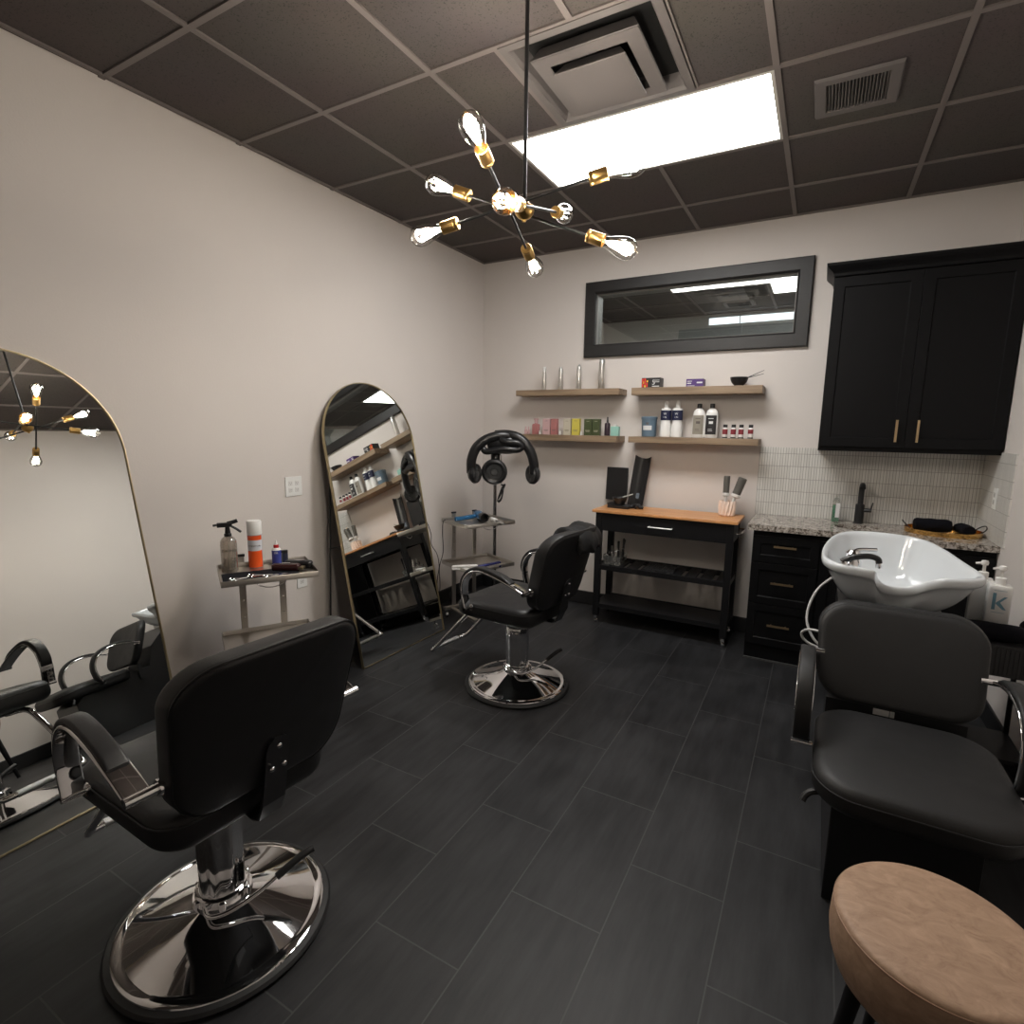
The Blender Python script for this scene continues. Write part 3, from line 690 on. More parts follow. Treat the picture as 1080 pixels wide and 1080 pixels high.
# shears
def shears(label, x, y, rz, L):
    t = thing('hair_shears', label, 'scissors', onT(T1, T1a, x, y, Z1 + .0125), math.radians(rz + T1a), 'scissors laid on the tray cloth')
    for s in (-1, 1):
        bm = B(); R = []
        for u, wd in ((0, .005), (.03, .006), (L * .55, .004), (L, .0006)):
            R.append([V((u, s * .001 - wd / 2 + s * u * .10, 0)), V((u, s * .001 + wd / 2 + s * u * .10, 0)), V((u, s * .001 + wd / 2 + s * u * .10, .0022)), V((u, s * .001 - wd / 2 + s * u * .10, .0022))])
        rings(bm, R); cyl(bm, (0, 0, .001), (-.042, -s * .012, .001), .0024, .002, seg=8)
        sweep(bm, [V((-.054 + .013 * math.cos(a), -s * .016 + .011 * math.sin(a), .0015)) for a in [2 * PI * i / 16 for i in range(16)]], circ(.0022, 6), closed=True)
        b = obj('blade', bm, M_chrome, t)
    return t
shears('open scissors at the left end of the tool cloth', -.105, -.115, 8, .085)
shears('scissors in the middle of the tool cloth, blades to the right', -.03, -.10, -14, .08)
shears('scissors at the right end of the tool cloth beside the clippers', .035, -.125, 12, .07)
# clippers
def clipper(label, x, y, rz, m1, m2):
    t = thing('hair_clipper', label, 'hair clipper', onT(T1, T1a, x, y, Z1), math.radians(rz + T1a))
    bm = B(); cushion(bm, .140, .045, .038, .018, .014); obj('body', bm, m1, t)
    bm = B(); box(bm, .062, -.019, .012, .088, .019, .024); obj('blade_head', bm, m2, t, bevel=.002)
    bm = B(); box(bm, -.03, -.006, .0375, .02, .006, .041); obj('switch', bm, M_chrome, t, bevel=.001)
    return t
clipper('dark red-brown hair clipper lying on the trolley tray', .085, -.02, -30, mat('oxblood_plastic', (.035, .010, .010), .2), M_goldf)
clipper('black hair clipper at the right end of the trolley tray', .150, .02, 150, M_blackp, M_chrome)

# things on the corner trolley
Z2 = .7802
t = thing('hair_dryer', 'blue hair dryer with black nozzle on the corner trolley', 'hair dryer', (.425, -.735, Z2 + .036), math.radians(-40))
blue = mat('metallic_blue', (.035, .15, .32), .25, .5)
bm = B(); Mx = frameM((1, 0, 0)); lathe(bm, [(.010, -.055), (.030, -.05), (.035, -.02), (.034, .03), (.028, .07)], 28, (0, 0, .0), Mx); obj('body', bm, blue, t)
bm = B(); lathe(bm, [(.029, .068), (.033, .085), (.036, .125), (.034, .150), (.030, .150), (.028, .09)], 24, (0, 0, .0), Mx); obj('nozzle', bm, M_blackp, t)
bm = B(); tube(bm, [(.0, 0, .0), (.012, -.06, -.008), (.028, -.13, -.014), (.045, -.20, -.016)], .0165, 14, 4); obj('handle', bm, blue, t)
t = thing('curling_wand', 'white-handled curling wand lying on the corner trolley top', 'curling iron', (.625, -.80, Z2 + .018), math.radians(-32))
bm = B(); tube(bm, [(-.075, 0, 0), (-.02, 0, 0), (.0, 0, 0)], .017, 14, 3); obj('handle', bm, M_whitegl, t)
bm = B(); cyl(bm, (.0, 0, 0), (.125, 0, -.003), .0125, .008, seg=16); obj('barrel', bm, mat('grey_metal', (.42, .41, .40), .3, .8), t)
Z2b = .4552
t = thing('flat_iron', 'white flat iron on the lower shelf of the corner trolley', 'flat iron', (.50, -1.035, Z2b), math.radians(30))
bm = B(); box(bm, -.095, -.014, .0, .095, .014, .016); obj('lower_arm', bm, M_whitegl, t, bevel=.004)
bm = B(); Mx = Matrix.Rotation(-.06, 4, 'Y'); box(bm, -.095, -.014, .022, .095, .014, .036, Mx); obj('upper_arm', bm, M_whitegl, t, bevel=.004)
t = thing('flat_iron', 'dark blue flat iron on the lower shelf of the corner trolley', 'flat iron', (.625, -.90, Z2b), math.radians(58))
ind = mat('indigo_metallic', (.02, .025, .13), .25, .5)
bm = B(); box(bm, -.095, -.014, .0, .095, .014, .016); obj('lower_arm', bm, ind, t, bevel=.004)
bm = B(); Mx = Matrix.Rotation(-.07, 4, 'Y'); box(bm, -.095, -.014, .023, .095, .014, .037, Mx); obj('upper_arm', bm, ind, t, bevel=.004)
def cord(label, pts, r=.0032, k=6, m=None):
    bm = B(); tube(bm, pts, r, 7, k); o = obj('power_cord', bm, m or M_rubber); tag(o, label, 'cord'); return o
cord('black cord hanging straight down from the blue hair dryer', [onT(T2, T2a, -.20, .11, .80), onT(T2, T2a, -.232, .12, .79), onT(T2, T2a, -.235, .13, .70), onT(T2, T2a, -.225, .14, .55), onT(T2, T2a, -.23, .19, .42), onT(T2, T2a, -.21, .22, .30), onT(T2, T2a, -.20, .25, .20), (.12, -.93, .12), (.10, -.86, .02), (.13, -.7, .005)])
cord('black cord curving beside the arched mirror edge behind the corner trolley', [(.115, -1.03, .80), (.12, -.99, .76), (.11, -.93, .66), (.09, -.90, .57), (.09, -.83, .48), (.08, -.79, .37), (.07, -.80, .27), (.06, -.80, .16), (.05, -.78, .05), (.08, -.66, .005)])
cord('tangled black cord on the floor under the corner trolley', [(.08, -.62, .005), (.14, -.70, .03), (.20, -.62, .05), (.14, -.56, .09), (.10, -.66, .12), (.18, -.74, .08), (.26, -.66, .04), (.22, -.55, .01), (.12, -.52, .06), (.09, -.60, .10), (.17, -.66, .02)], .0036)

# ------------------------------------------------------------------ rollerball hood dryer on stand
t = thing('hood_dryer', 'black infrared hood dryer with curved arms ending in round pods, on a pole stand', 'hair dryer', (.402, -.455, 0))
bm = B(); cyl(bm, (0, 0, .03), (0, 0, 1.16), .014, seg=14); obj('pole', bm, mat('dark_chrome', (.25, .25, .25), .2, 1.), t)
bm = B()
for i in range(5):
    a = 2 * PI * i / 5 + .3; tube(bm, [(0, 0, .07), (.10 * math.cos(a), .10 * math.sin(a), .06), (.19 * math.cos(a), .19 * math.sin(a), .042)], .012, 8, 3); cyl(bm, (.19 * math.cos(a) - .008, .19 * math.sin(a), .02), (.19 * math.cos(a) + .008, .19 * math.sin(a), .02), .02, seg=12)
obj('foot_star', bm, M_blackp, t)
D = V((.155, -.178, 1.382)); KD = 1.03
rt = V((.873, .488, 0)); fw = V((-.488, .873, 0))    # sideways and away from the room
bm = B()
P = [D + (rt * x + V((0, 0, z)) + fw * y) * KD for x, y, z in ((-.10, 0, -.02), (-.03, 0, -.005), (.07, 0, -.01), (.17, 0, -.005))]
sweep(bm, smoothpts(P, 6), circ(.085, 18, .075), up=(0, 0, 1), scale=lambda u: .45 + .55 * math.sin(PI * min(1, max(0, .12 + .76 * u))))
obj('arm_housing', bm, M_blackp, t)
bm = B(); tube(bm, [(0, 0, 1.12), (0, 0, 1.20), (.05, -.05, 1.27), (.11, -.12, 1.31), tuple(D + V((0, 0, -.03)))], .022, 14, 5); obj('boom', bm, M_blackp, t)
def pod(px, py, pz, dirv, s=1.):
    s *= KD; c = D + (rt * px + fw * py + V((0, 0, pz))) * KD; Mx = frameM(dirv)
    bm = B(); lathe(bm, [(.001, -.045), (.04, -.042), (.068, -.024), (.082, 0), (.078, .014), (.064, .022), (.060, .018), (.001, .017)], 32, c, Mx, sx=s, sy=s); p = obj('heat_pod', bm, M_blackp, t)
    bm = B(); lathe(bm, [(.024, .016), (.024, .022), (.001, .023)], 24, c, Mx)
    for r in (.056, .050, .044, .038, .032): sweep(bm, [c + Mx @ V((r * math.cos(a), r * math.sin(a), .020)) for a in [2 * PI * i / 28 for i in range(28)]], circ(.0022, 5), closed=True)
    obj('grille', bm, mat('grille_grey', (.05, .05, .05), .35), p)
    return c
armd = mat('satin_black_arm', (.010, .010, .011), .3)
def arm(pts, w=.040, h=.020):
    bm = B(); sweep(bm, smoothpts([D + (rt * x + fw * y + V((0, 0, z))) * KD for x, y, z in pts], 7), circ(w * KD, 16, h * KD), up=tuple(-fw + V((0, 0, .15)))); obj('pod_arm', bm, armd, t)
def arm2(pts, w, h):
    bm = B(); sweep(bm, smoothpts([D + (rt * x + fw * y + V((0, 0, z))) * KD for x, y, z in pts], 7), [(b_, a_) for a_, b_ in circ(w * KD, 16, h * KD)], up=tuple(-fw)); obj('pod_arm', bm, armd, t)
arm2([(.10, -.02, .035), (.0, -.05, .045), (-.10, -.06, .02), (-.175, -.07, -.04), (-.212, -.07, -.13), (-.215, -.06, -.23)], .036, .030)
arm2([(-.04, -.0, .050), (.06, -.03, .052), (.15, -.05, .02), (.215, -.06, -.06), (.245, -.06, -.15), (.25, -.05, -.23)], .036, .030)
arm2([(-.04, .04, -.04), (-.04, .03, -.1), (-.04, .02, -.17)], .035, .03)
arm2([(.00, -.06, .02), (.05, -.075, .0), (.12, -.075, -.005), (.155, -.07, -.03), (.12, -.07, -.055), (.02, -.07, -.05), (-.10, -.06, -.07), (-.13, -.05, -.05)], .024, .022)
pod(-.188, -.04, -.235, rt * .85 - fw * .5, .92)
pod(.240, -.04, -.235, -rt * .80 - fw * .6, .92)
pod(-.045, -.05, -.22, -fw + V((0, 0, -.05)), 1.18)
bm = B(); tube(bm, [tuple(D + rt * .005 + V((0, 0, -.10))), tuple(D + rt * .005 + V((0, 0, -.32)))], .003, 6, 2)
a0 = D + rt * .005 + V((0, 0, -.39))
tube(bm, [tuple(a0 + V(q)) for q in ((0, 0, .06), (.02, 0, .05), (.0, .01, -.04), (-.03, 0, -.07), (.01, 0, .04), (.03, .01, .06), (-.01, 0, -.03), (-.03, .01, -.05), (.02, 0, .03), (.01, -.01, -.05), (-.02, 0, -.08))], .0055, 7, 5)
obj('cable_bundle', bm, M_rubber, t)

# ------------------------------------------------------------------ floating shelves
def shelf(label, x0, x1, z0, z1):
    bm = B(); box(bm, -(x1 - x0) / 2, -.2, 0, (x1 - x0) / 2, 0, z1 - z0); o = obj('floating_shelf', bm, M_shelf, loc=((x0 + x1) / 2, 0, z0), smooth=False, bevel=.0025)
    return tag(o, label, 'shelf', 'floating oak shelves')
ZU, ZL = 1.797, 1.437
shelf('upper left oak wall shelf carrying slim silver cans', .443, 1.331, 1.750, ZU)
shelf('lower left oak wall shelf carrying pink, yellow and green boxes', .46, 1.331, 1.388, ZL)
shelf('upper right oak wall shelf carrying two boxes and a black bowl', 1.428, 2.325, 1.743, ZU)
shelf('lower right oak wall shelf carrying large white bottles', 1.42, 2.325, 1.392, ZL)
for x, h, r, sh, lab in ((.654, .190, .0175, 0, 'leftmost slim silver can, flat capped, on the upper left shelf'), (.803, .186, .019, 1, 'second silver can from the left on the upper left shelf'), (.962, .198, .0205, 1, 'third silver can from the left, domed, on the upper left shelf'), (1.153, .235, .0245, 2, 'tallest silver can at the right end of the upper left shelf')):
    t = thing('aerosol_can', lab, 'spray can', (x, -.10, ZU + .0003), 0, 'silver cans on the upper left shelf')
    hb = h * (.80 if sh < 2 else .86)
    bm = B(); lathe(bm, [(r * .95, 0), (r, .003), (r, hb - .012), (r * .93, hb - .003), (r * .7, hb)], 24); obj('can_body', bm, M_alu, t)
    bm = B()
    if sh == 0: lathe(bm, [(r * .72, hb), (r * .72, h - .002), (r * .6, h)], 20)
    elif sh == 1: lathe(bm, [(r * .9, hb), (r * .85, hb + (h - hb) * .4), (r * .5, hb + (h - hb) * .8), (r * .28, h * .985), (r * .26, h)], 20)
    else: lathe(bm, [(r * .98, hb), (r * .95, hb + .015), (r * .7, h - .008), (r * .3, h)], 20)
    obj('cap', bm, mat('frosted_cap', (.55, .55, .53), .35, .6) if sh else M_white, t)
def carton(name, label, cat, x, y, z, w, d, h, m, stripe=None, rz=0, group=None, txt=None, tm=None):
    t = thing(name, label, cat, (x, y, z + .0003), rz, group)
    bm = B(); box(bm, -w / 2, -d / 2, 0, w / 2, d / 2, h); obj('carton', bm, m, t, smooth=False, bevel=.001)
    if stripe:
        bm = B()
        for (a0, b0, a1, b1) in stripe[1]: box(bm, -w / 2 + a0 * w, -d / 2 - .0008, b0 * h, -w / 2 + a1 * w, -d / 2 + .0002, b1 * h)
        obj('print', bm, stripe[0], t, smooth=False)
    if txt: text('lettering', txt[0], txt[1], tm, t, (txt[2] * w, -d / 2 - .0012, txt[3] * h))
    return t
lines = [(.2, .28, .8, .31), (.25, .22, .75, .24), (.3, .85, .7, .87)]
GB = 'cartons on the lower left shelf'
pk = flat('soft_pink', 196, 162, 162); rs = flat('rose', 168, 110, 108); cr = flat('cream_card', 186, 178, 160); ye = flat('yellow_card', 200, 186, 82); gr = flat('olive_green_card', 66, 76, 46); mi = flat('mint_plastic', 144, 190, 178)
ink = mat('ink_grey', (.12, .10, .09), .6)
carton('product_box', 'pale pink carton beside the pink bottle on the lower left shelf', 'box', .685, -.09, ZL, .064, .04, .130, pk, (ink, lines), group=GB)
carton('product_box', 'rose coloured carton, second of the pink pair on the lower left shelf', 'box', .755, -.09, ZL, .052, .04, .130, rs, (ink, lines), group=GB)
carton('product_box', 'cream carton left of the yellow one on the lower left shelf', 'box', .873, -.09, ZL, .062, .04, .130, cr, (ink, lines), group=GB)
carton('product_box', 'bright yellow carton on the lower left shelf', 'box', .949, -.09, ZL, .064, .04, .132, ye, (ink, lines), group=GB)
carton('product_box', 'left one of two olive green cartons on the lower left shelf', 'box', 1.055, -.09, ZL, .064, .04, .130, gr, (cr, lines), group=GB)
carton('product_box', 'right one of two olive green cartons on the lower left shelf', 'box', 1.124, -.09, ZL, .062, .04, .130, gr, (cr, lines), group=GB)
def bottle(name, label, cat, x, y, z, prof, cap, m, mc, seg=24, sx=1., sy=1., group=None, a0=0.):
    t = thing(name, label, cat, (x, y, z + .0003), 0, group)
    bm = B(); lathe(bm, prof, seg, sx=sx, sy=sy, a0=a0); obj('bottle', bm, m, t)
    if cap: bm = B(); lathe(bm, cap, 18); obj('cap', bm, mc, t)
    return t
for x, lab in ((.484, 'tiny pink dropper bottle at the left end of the lower left shelf'), (.512, 'tiny pink dropper bottle next to the larger pink bottle')):
    bottle('dropper_bottle', lab, 'bottle', x, -.09, ZL, [(.011, 0), (.012, .002), (.012, .036), (.006, .042)], [(.0065, .042), (.0065, .054), (.004, .064), (.002, .066)], pk, pk, group='tiny pink bottles')
bottle('lotion_bottle', 'rose pink squared bottle with pink cap on the lower left shelf', 'bottle', .582, -.09, ZL, [(.036, 0), (.040, .003), (.040, .078), (.034, .086), (.016, .088), (.016, .092)], [(.016, .092), (.016, .12), (.022, .121), (.022, .132), (.006, .134)], rs, pk, 4, sy=.6, a0=PI / 4)
for x, lab in ((.638, 'tiny white tube between the rose bottle and the pink carton'), (.822, 'tiny white tube standing left of the cream carton'), (1.008, 'tiny white tube between the yellow and green cartons')):
    bottle('sample_tube', lab, 'tube', x, -.13, ZL, [(.007, 0), (.0075, .001), (.0075, .020), (.006, .021)], [(.005, .021), (.005, .032), (.004, .033)], M_white, M_white, 14, group='tiny white tubes')
bottle('serum_bottle', 'dark purple slim bottle with pointed cap on the lower left shelf', 'bottle', 1.213, -.09, ZL, [(.020, 0), (.022, .002), (.022, .088), (.019, .098), (.010, .102)], [(.009, .102), (.008, .12), (.006, .125), (.006, .145), (.004, .147)], flat('aubergine', 44, 28, 40, .3), M_blackp)
bottle('cream_tub', 'mint green squared bottle at the right end of the lower left shelf', 'bottle', 1.279, -.09, ZL, [(.042, 0), (.046, .003), (.046, .068), (.043, .072), (.030, .074)], [(.012, .074), (.012, .082), (.018, .083), (.018, .088), (.005, .089)], mi, M_white, 4, sy=.55, a0=PI / 4)
# upper right shelf
red = flat('red_print', 214, 60, 44); whi = flat('white_print', 214, 214, 214); pur = flat('purple_card', 74, 44, 112)
t = carton('product_box', 'black carton with red and yellow print on the upper right shelf', 'box', 1.558, -.105, ZU, .140, .09, .073, flat('black_card', 30, 28, 30), (red, [(.02, .08, .10, .42), (.02, .5, .10, .92), (.14, .3, .22, .95), (.25, .08, .33, .5)]), txt=('5', .05, .14, .52), tm=whi)
bm = B()
for a, b in ((.15, .06), (.27, .55), (.06, .44)): box(bm, -.07 + a * .14, -.0458, b * .073, -.07 + (a + .07) * .14, -.0448, (b + .2) * .073)
obj('yellow_print', bm, flat('yellow_print', 236, 190, 60), t, smooth=False)
bm = B(); box(bm, .01, -.0458, .008, .062, -.0448, .014); box(bm, .022, -.0458, .04, .062, -.0448, .044); box(bm, .022, -.0458, .052, .062, -.0448, .056); obj('white_print', bm, whi, t, smooth=False)
carton('product_box', 'purple carton in the middle of the upper right shelf', 'box', 1.872, -.105, ZU, .118, .085, .056, pur, (whi, [(.06, .68, .34, .76), (.06, .40, .30, .52), (.06, .12, .5, .18), (.62, .45, .95, .62)]))
t = thing('tint_bowl', 'black tint bowl at the right end of the upper right shelf', 'bowl', (2.162, -.10, ZU + .0003))
bm = B(); lathe(bm, [(.026, 0), (.030, .002), (.032, .008), (.048, .024), (.057, .045), (.060, .062), (.056, .062), (.052, .045), (.043, .026), (.02, .012), (.001, .011)], 36); obj('bowl', bm, M_blackp, t)
for dy, (zz), lab in ((.004, .105, 'upper tint brush resting in the black bowl'), (-.014, .080, 'lower tint brush resting in the black bowl')):
    t = thing('tint_brush', lab, 'brush', (2.162, -.10 + dy, ZU))
    bm = B(); cyl(bm, (.035, 0, .052), (.155, .0, zz), .0034, .0018, seg=8); obj('handle', bm, M_blackp, t)
    bm = B(); R = []
    a, b = V((-.005, 0, .030)), V((.05, 0, .058))
    for k, hw in ((0, .016), (.6, .014), (1, .004)):
        c = a.lerp(b, k); R.append([c + V((0, hw, 0)), c + V((0, -hw, 0)), c + V((0, -hw, .005)), c + V((0, hw, .005))])
    rings(bm, R); obj('bristles', bm, M_blackp, t)
# lower right shelf
t = thing('powder_tub', 'blue-grey lidded tub at the left end of the lower right shelf', 'tub', (1.548, -.10, ZL + .0003))
bg = flat('dusty_blue', 90, 110, 126)
bm = B(); lathe(bm, [(.050, 0), (.053, .003), (.056, .130)], 36); obj('tub', bm, bg, t)
bm = B(); lathe(bm, [(.060, .130), (.060, .147), (.057, .150), (.001, .150)], 36); obj('lid', bm, bg, t)
bm = B(); wrap(bm, .0560, .050, .083, -125, -55); o = obj('white_label', bm, whi, t)
bm = B(); wrap(bm, .0564, .092, .1, -100, -80); wrap(bm, .0564, .102, .106, -104, -76); obj('dark_print', bm, ink, t)
navy = flat('navy_print', 26, 32, 62)
for x, h, lab in ((1.672, .262, 'white bottle with navy band, left of the pair on the lower right shelf'), (1.755, .266, 'white bottle with navy band, right of the pair on the lower right shelf')):
    t = thing('developer_bottle', lab, 'bottle', (x, -.10, ZL + .0003), 0, 'white bottles with navy bands')
    bm = B(); lathe(bm, [(.038, 0), (.042, .004), (.042, .060), (.039, .09), (.036, .105), (.037, .12), (.039, .195), (.036, .207), (.018, .217), (.0165, .222)], 32); obj('bottle', bm, M_whitegl, t)
    bm = B(); lathe(bm, [(.0175, .222), (.0175, .236), (.015, .252), (.012, h - .002), (.010, h)], 20); obj('cap', bm, M_whitegl, t)
    bm = B(); wrap(bm, .0396, .124, .196, -170, -10); obj('navy_label', bm, navy, t)
    text('lettering', 'W', .022, whi, t, (0, -.0402, .17)); text('lettering', '1.9%', .014, whi, t, (0, -.0402, .145))
for x, lc, lab in ((1.909, flat('stone_label', 142, 136, 124), 'white bottle with black cap and beige label on the lower right shelf'), (1.998, flat('charcoal_label', 40, 38, 40), 'white bottle with black cap and dark label on the lower right shelf')):
    t = thing('shampoo_bottle', lab, 'bottle', (x, -.10, ZL + .0003), 0, 'white bottles with black caps')
    bm = B(); lathe(bm, [(.041, 0), (.045, .004), (.046, .10), (.043, .165), (.036, .190), (.022, .205), (.015, .210)], 32, sy=.75); obj('bottle', bm, M_whitegl, t)
    bm = B(); lathe(bm, [(.017, .210), (.017, .240), (.015, .243)], 20); obj('cap', bm, M_blackp, t)
    bm = B(); R = []
    for i in range(13):
        a = math.radians(-140 + 100 * i / 12); R.append((.0475 * math.cos(a), .75 * .0475 * math.sin(a)))
    vs = [(bm.verts.new((a, b, .025)), bm.verts.new((a, b, .160))) for a, b in R]
    for p, q in zip(vs, vs[1:]): face(bm, (p[0], q[0], q[1], p[1]))
    obj('label_panel', bm, lc, t)
    bm = B(); box(bm, -.018, -.0372, .135, .018, -.0362, .140); box(bm, -.012, -.0372, .10, .016, -.0362, .118); box(bm, -.018, -.0372, .06, .010, -.0362, .063); box(bm, -.018, -.0372, .05, .014, -.0362, .053)
    obj('label_print', bm, whi if lc.name.startswith('char') else ink, t, smooth=False)
mar = flat('maroon_print', 128, 44, 52)
for i, (x, lab) in enumerate(((2.094, 'leftmost of the four small black-capped colour tubes'), (2.149, 'second from left of the four small colour tubes'), (2.200, 'third from left of the four small colour tubes'), (2.262, 'rightmost of the four small colour tubes, standing apart'))):
    t = thing('gloss_bottle', lab, 'bottle', (x, -.10, ZL + .0003), 0, 'small colour gloss bottles')
    bm = B(); lathe(bm, [(.016, 0), (.0175, .002), (.0175, .07), (.014, .076)], 20); obj('bottle', bm, M_whitegl, t)
    bm = B(); lathe(bm, [(.015, .076), (.015, .095), (.0135, .097)], 18); obj('cap', bm, M_blackp, t)
    bm = B(); wrap(bm, .0179, .028 if i < 3 else .034, .064, -170, -10); obj('red_label', bm, mar, t)
    bm = B(); wrap(bm, .0178, .002, .009, -175, -5); obj('foot_band', bm, M_blackp, t)

# ------------------------------------------------------------------ kitchen cart
KX0, KX1, KY0, KY1 = 1.262, 2.240, -.405, -.075
t = thing('kitchen_cart', 'black rolling cart with an orange wood top against the back wall', 'cart', ((KX0 + KX1) / 2, (KY0 + KY1) / 2, 0))
w, d = (KX1 - KX0) / 2, (KY1 - KY0) / 2
bm = B(); box(bm, -w - .025, -d - .02, .872, w + .025, d + .02, .892); obj('worktop', bm, M_cart, t, bevel=.003)
for sx in (-1, 1):
    for sy in (-1, 1):
        bm = B(); box(bm, sx * (w - .0225) - .0225, sy * (d - .0225) - .0225, .062, sx * (w - .0225) + .0225, sy * (d - .0225) + .0225, .868); lg = obj('leg', bm, M_blackwood, t, bevel=.002, smooth=False)
        x, y = sx * (w - .0225), sy * (d - .0225)
        bm = B(); box(bm, x - .012, y - .012, .040, x + .012, y + .012, .062); lathe(bm, [(.0, -.009), (.022, -.009), (.023, 0), (.022, .009), (0, .009)], 20, (x, y + .006, .023), frameM((1, .2, 0))); obj('caster', bm, M_chrome, lg)
bm = B(); box(bm, -w + .045, -d + .003, .735, w - .045, -d + .018, .866); dr = obj('drawer', bm, M_blackwood, t, bevel=.002, smooth=False)
bm = B(); tube(bm, [(-.08, -d + .003, .80), (-.08, -d - .022, .80), (-.07, -d - .026, .80), (.07, -d - .026, .80), (.08, -d - .022, .80), (.08, -d + .003, .80)], .0055, 8, 2); obj('drawer_handle', bm, mat('satin_silver', (.8, .8, .78), .45, .7), dr)
bm = B(); box(bm, -w + .045, d - .02, .735, w - .045, d - .003, .866); box(bm, -w + .004, -d + .045, .735, -w + .02, d - .045, .866); box(bm, w - .02, -d + .045, .735, w - .004, d - .045, .866); obj('apron', bm, M_blackwood, t, smooth=False)
bm = B(); box(bm, -w + .045, -d + .003, .430, w - .045, -d + .022, .468); box(bm, -w + .045, d - .022, .430, w - .045, d - .003, .468)
box(bm, -w + .004, -d + .045, .430, -w + .02, d - .045, .468); box(bm, w - .02, -d + .045, .430, w - .004, d - .045, .468)
n = 9
for i in range(n):
    x = -w + .06 + (2 * w - .12) * i / (n - 1); box(bm, x - .038, -d + .022, .448, x + .038, d - .022, .460)
obj('slatted_shelf', bm, M_blackwood, t, smooth=False, bevel=.001)
bm = B(); box(bm, -w + .004, -d + .02, .140, w - .004, d - .02, .158); box(bm, -w + .045, -d + .003, .128, w - .045, -d + .02, .162); box(bm, -w + .045, d - .02, .128, w - .045, d - .003, .162); obj('bottom_shelf', bm, M_blackwood, t, smooth=False)
bm = B(); tube(bm, [(w, -d + .05, .80), (w + .035, -d + .05, .80), (w + .04, -d + .06, .80), (w + .04, d - .06, .80), (w + .035, d - .05, .80), (w, d - .05, .80)], .005, 8, 2); obj('towel_rail', bm, M_chrome, t)
KZ = .8923
t = thing('tabletop_board', 'flat black board propped upright on the left of the cart top', 'board', (1.297, -.055, KZ), 0)
bm = B(); Mx = Matrix.Rotation(math.radians(-3), 4, 'X'); box(bm, -.088, -.006, .035, .088, .006, .297, Mx); p = obj('face_board', bm, M_blackp, t, bevel=.004)
bm = B(); box(bm, -.06, -.04, .0, .06, .05, .012); box(bm, -.012, -.0, .01, .012, .012, .16, Mx); obj('stand', bm, M_blackp, t, bevel=.003)
t = thing('neck_tray', 'tall curved black tray leaning against the wall on the cart', 'tray', (1.465, -.085, KZ), math.radians(-3))
bm = B(); R = []
Mx = Matrix.Rotation(math.radians(-9), 4, 'X') @ Matrix.Rotation(math.radians(4.5), 4, 'Y')
for side in (0, 1):
    pass
N = 14; hgt = .40
def tr(u, v, k):
    x = -.063 + .126 * u; dz = .028 * (1 - (2 * u - 1) ** 2)
    return Mx @ V((x, dz - .014 + k, hgt * v - (.018 * (1 - (2 * u - 1) ** 2) if v > .99 else 0)))
R = []
for v in (0, .25, .5, .75, 1.): R.append([tr(i / N, v, 0) for i in range(N + 1)] + [tr(i / N, v, .006) for i in range(N, -1, -1)])
rings(bm, R); obj('tray_shell', bm, M_blackp, t)
bm = B()
for a in range(8):
    ang = a * PI / 8; Mz = Matrix.Translation((0, .0135, .085)); 
    q = Mx @ Mz @ Matrix.Scale(1.6, 4)
    box(bm, -.014, -.0005, -.002, .014, .0008, .002, q @ Matrix.Rotation(ang, 4, 'Y'))
obj('emblem', bm, flat('blue_grey_print', 118, 130, 142), t, smooth=False)
t = thing('black_case', 'flat black case under the bowl on the cart top', 'case', (1.392, -.235, KZ), math.radians(-6))
bm = B(); box(bm, -.085, -.05, .0, .085, .05, .026); obj('case', bm, M_blackp, t, bevel=.004)
t = thing('tint_bowl', 'black tint bowl on the flat black case on the cart', 'bowl', (1.388, -.235, KZ + .0265))
bm = B(); lathe(bm, [(.028, 0), (.032, .002), (.034, .008), (.046, .024), (.055, .045), (.057, .055), (.053, .055), (.045, .03), (.02, .012), (.001, .011)], 32); obj('bowl', bm, M_blackp, t)
t = thing('tint_brush', 'brush with pale handle lying across the bowl on the cart', 'brush', (1.40, -.235, KZ + .083), math.radians(20))
bm = B(); cyl(bm, (.01, 0, .0), (.085, 0, .026), .006, .0045, seg=10); obj('handle', bm, flat('pale_handle', 170, 168, 160), t)
bm = B(); cyl(bm, (-.045, 0, -.016), (.012, 0, .0), .009, .006, seg=10); obj('bristles', bm, M_blackp, t)
t = thing('glove_pile', 'small crumpled black gloves beside the case on the cart', 'gloves', (1.515, -.225, KZ + .001))
bm = B()
for i in range(9):
    a = i * .7; tube(bm, [(.05 * math.cos(a) * .9, .02 * math.sin(a * 1.7), .012), (.02 * math.cos(a + 1), .015 * math.sin(a), .026 + .004 * (i % 3)), (.055 * math.cos(a + 2), .022 * math.sin(a + 2), .011)], .010, 8, 4)
g = obj('glove', bm, M_rubber, t)
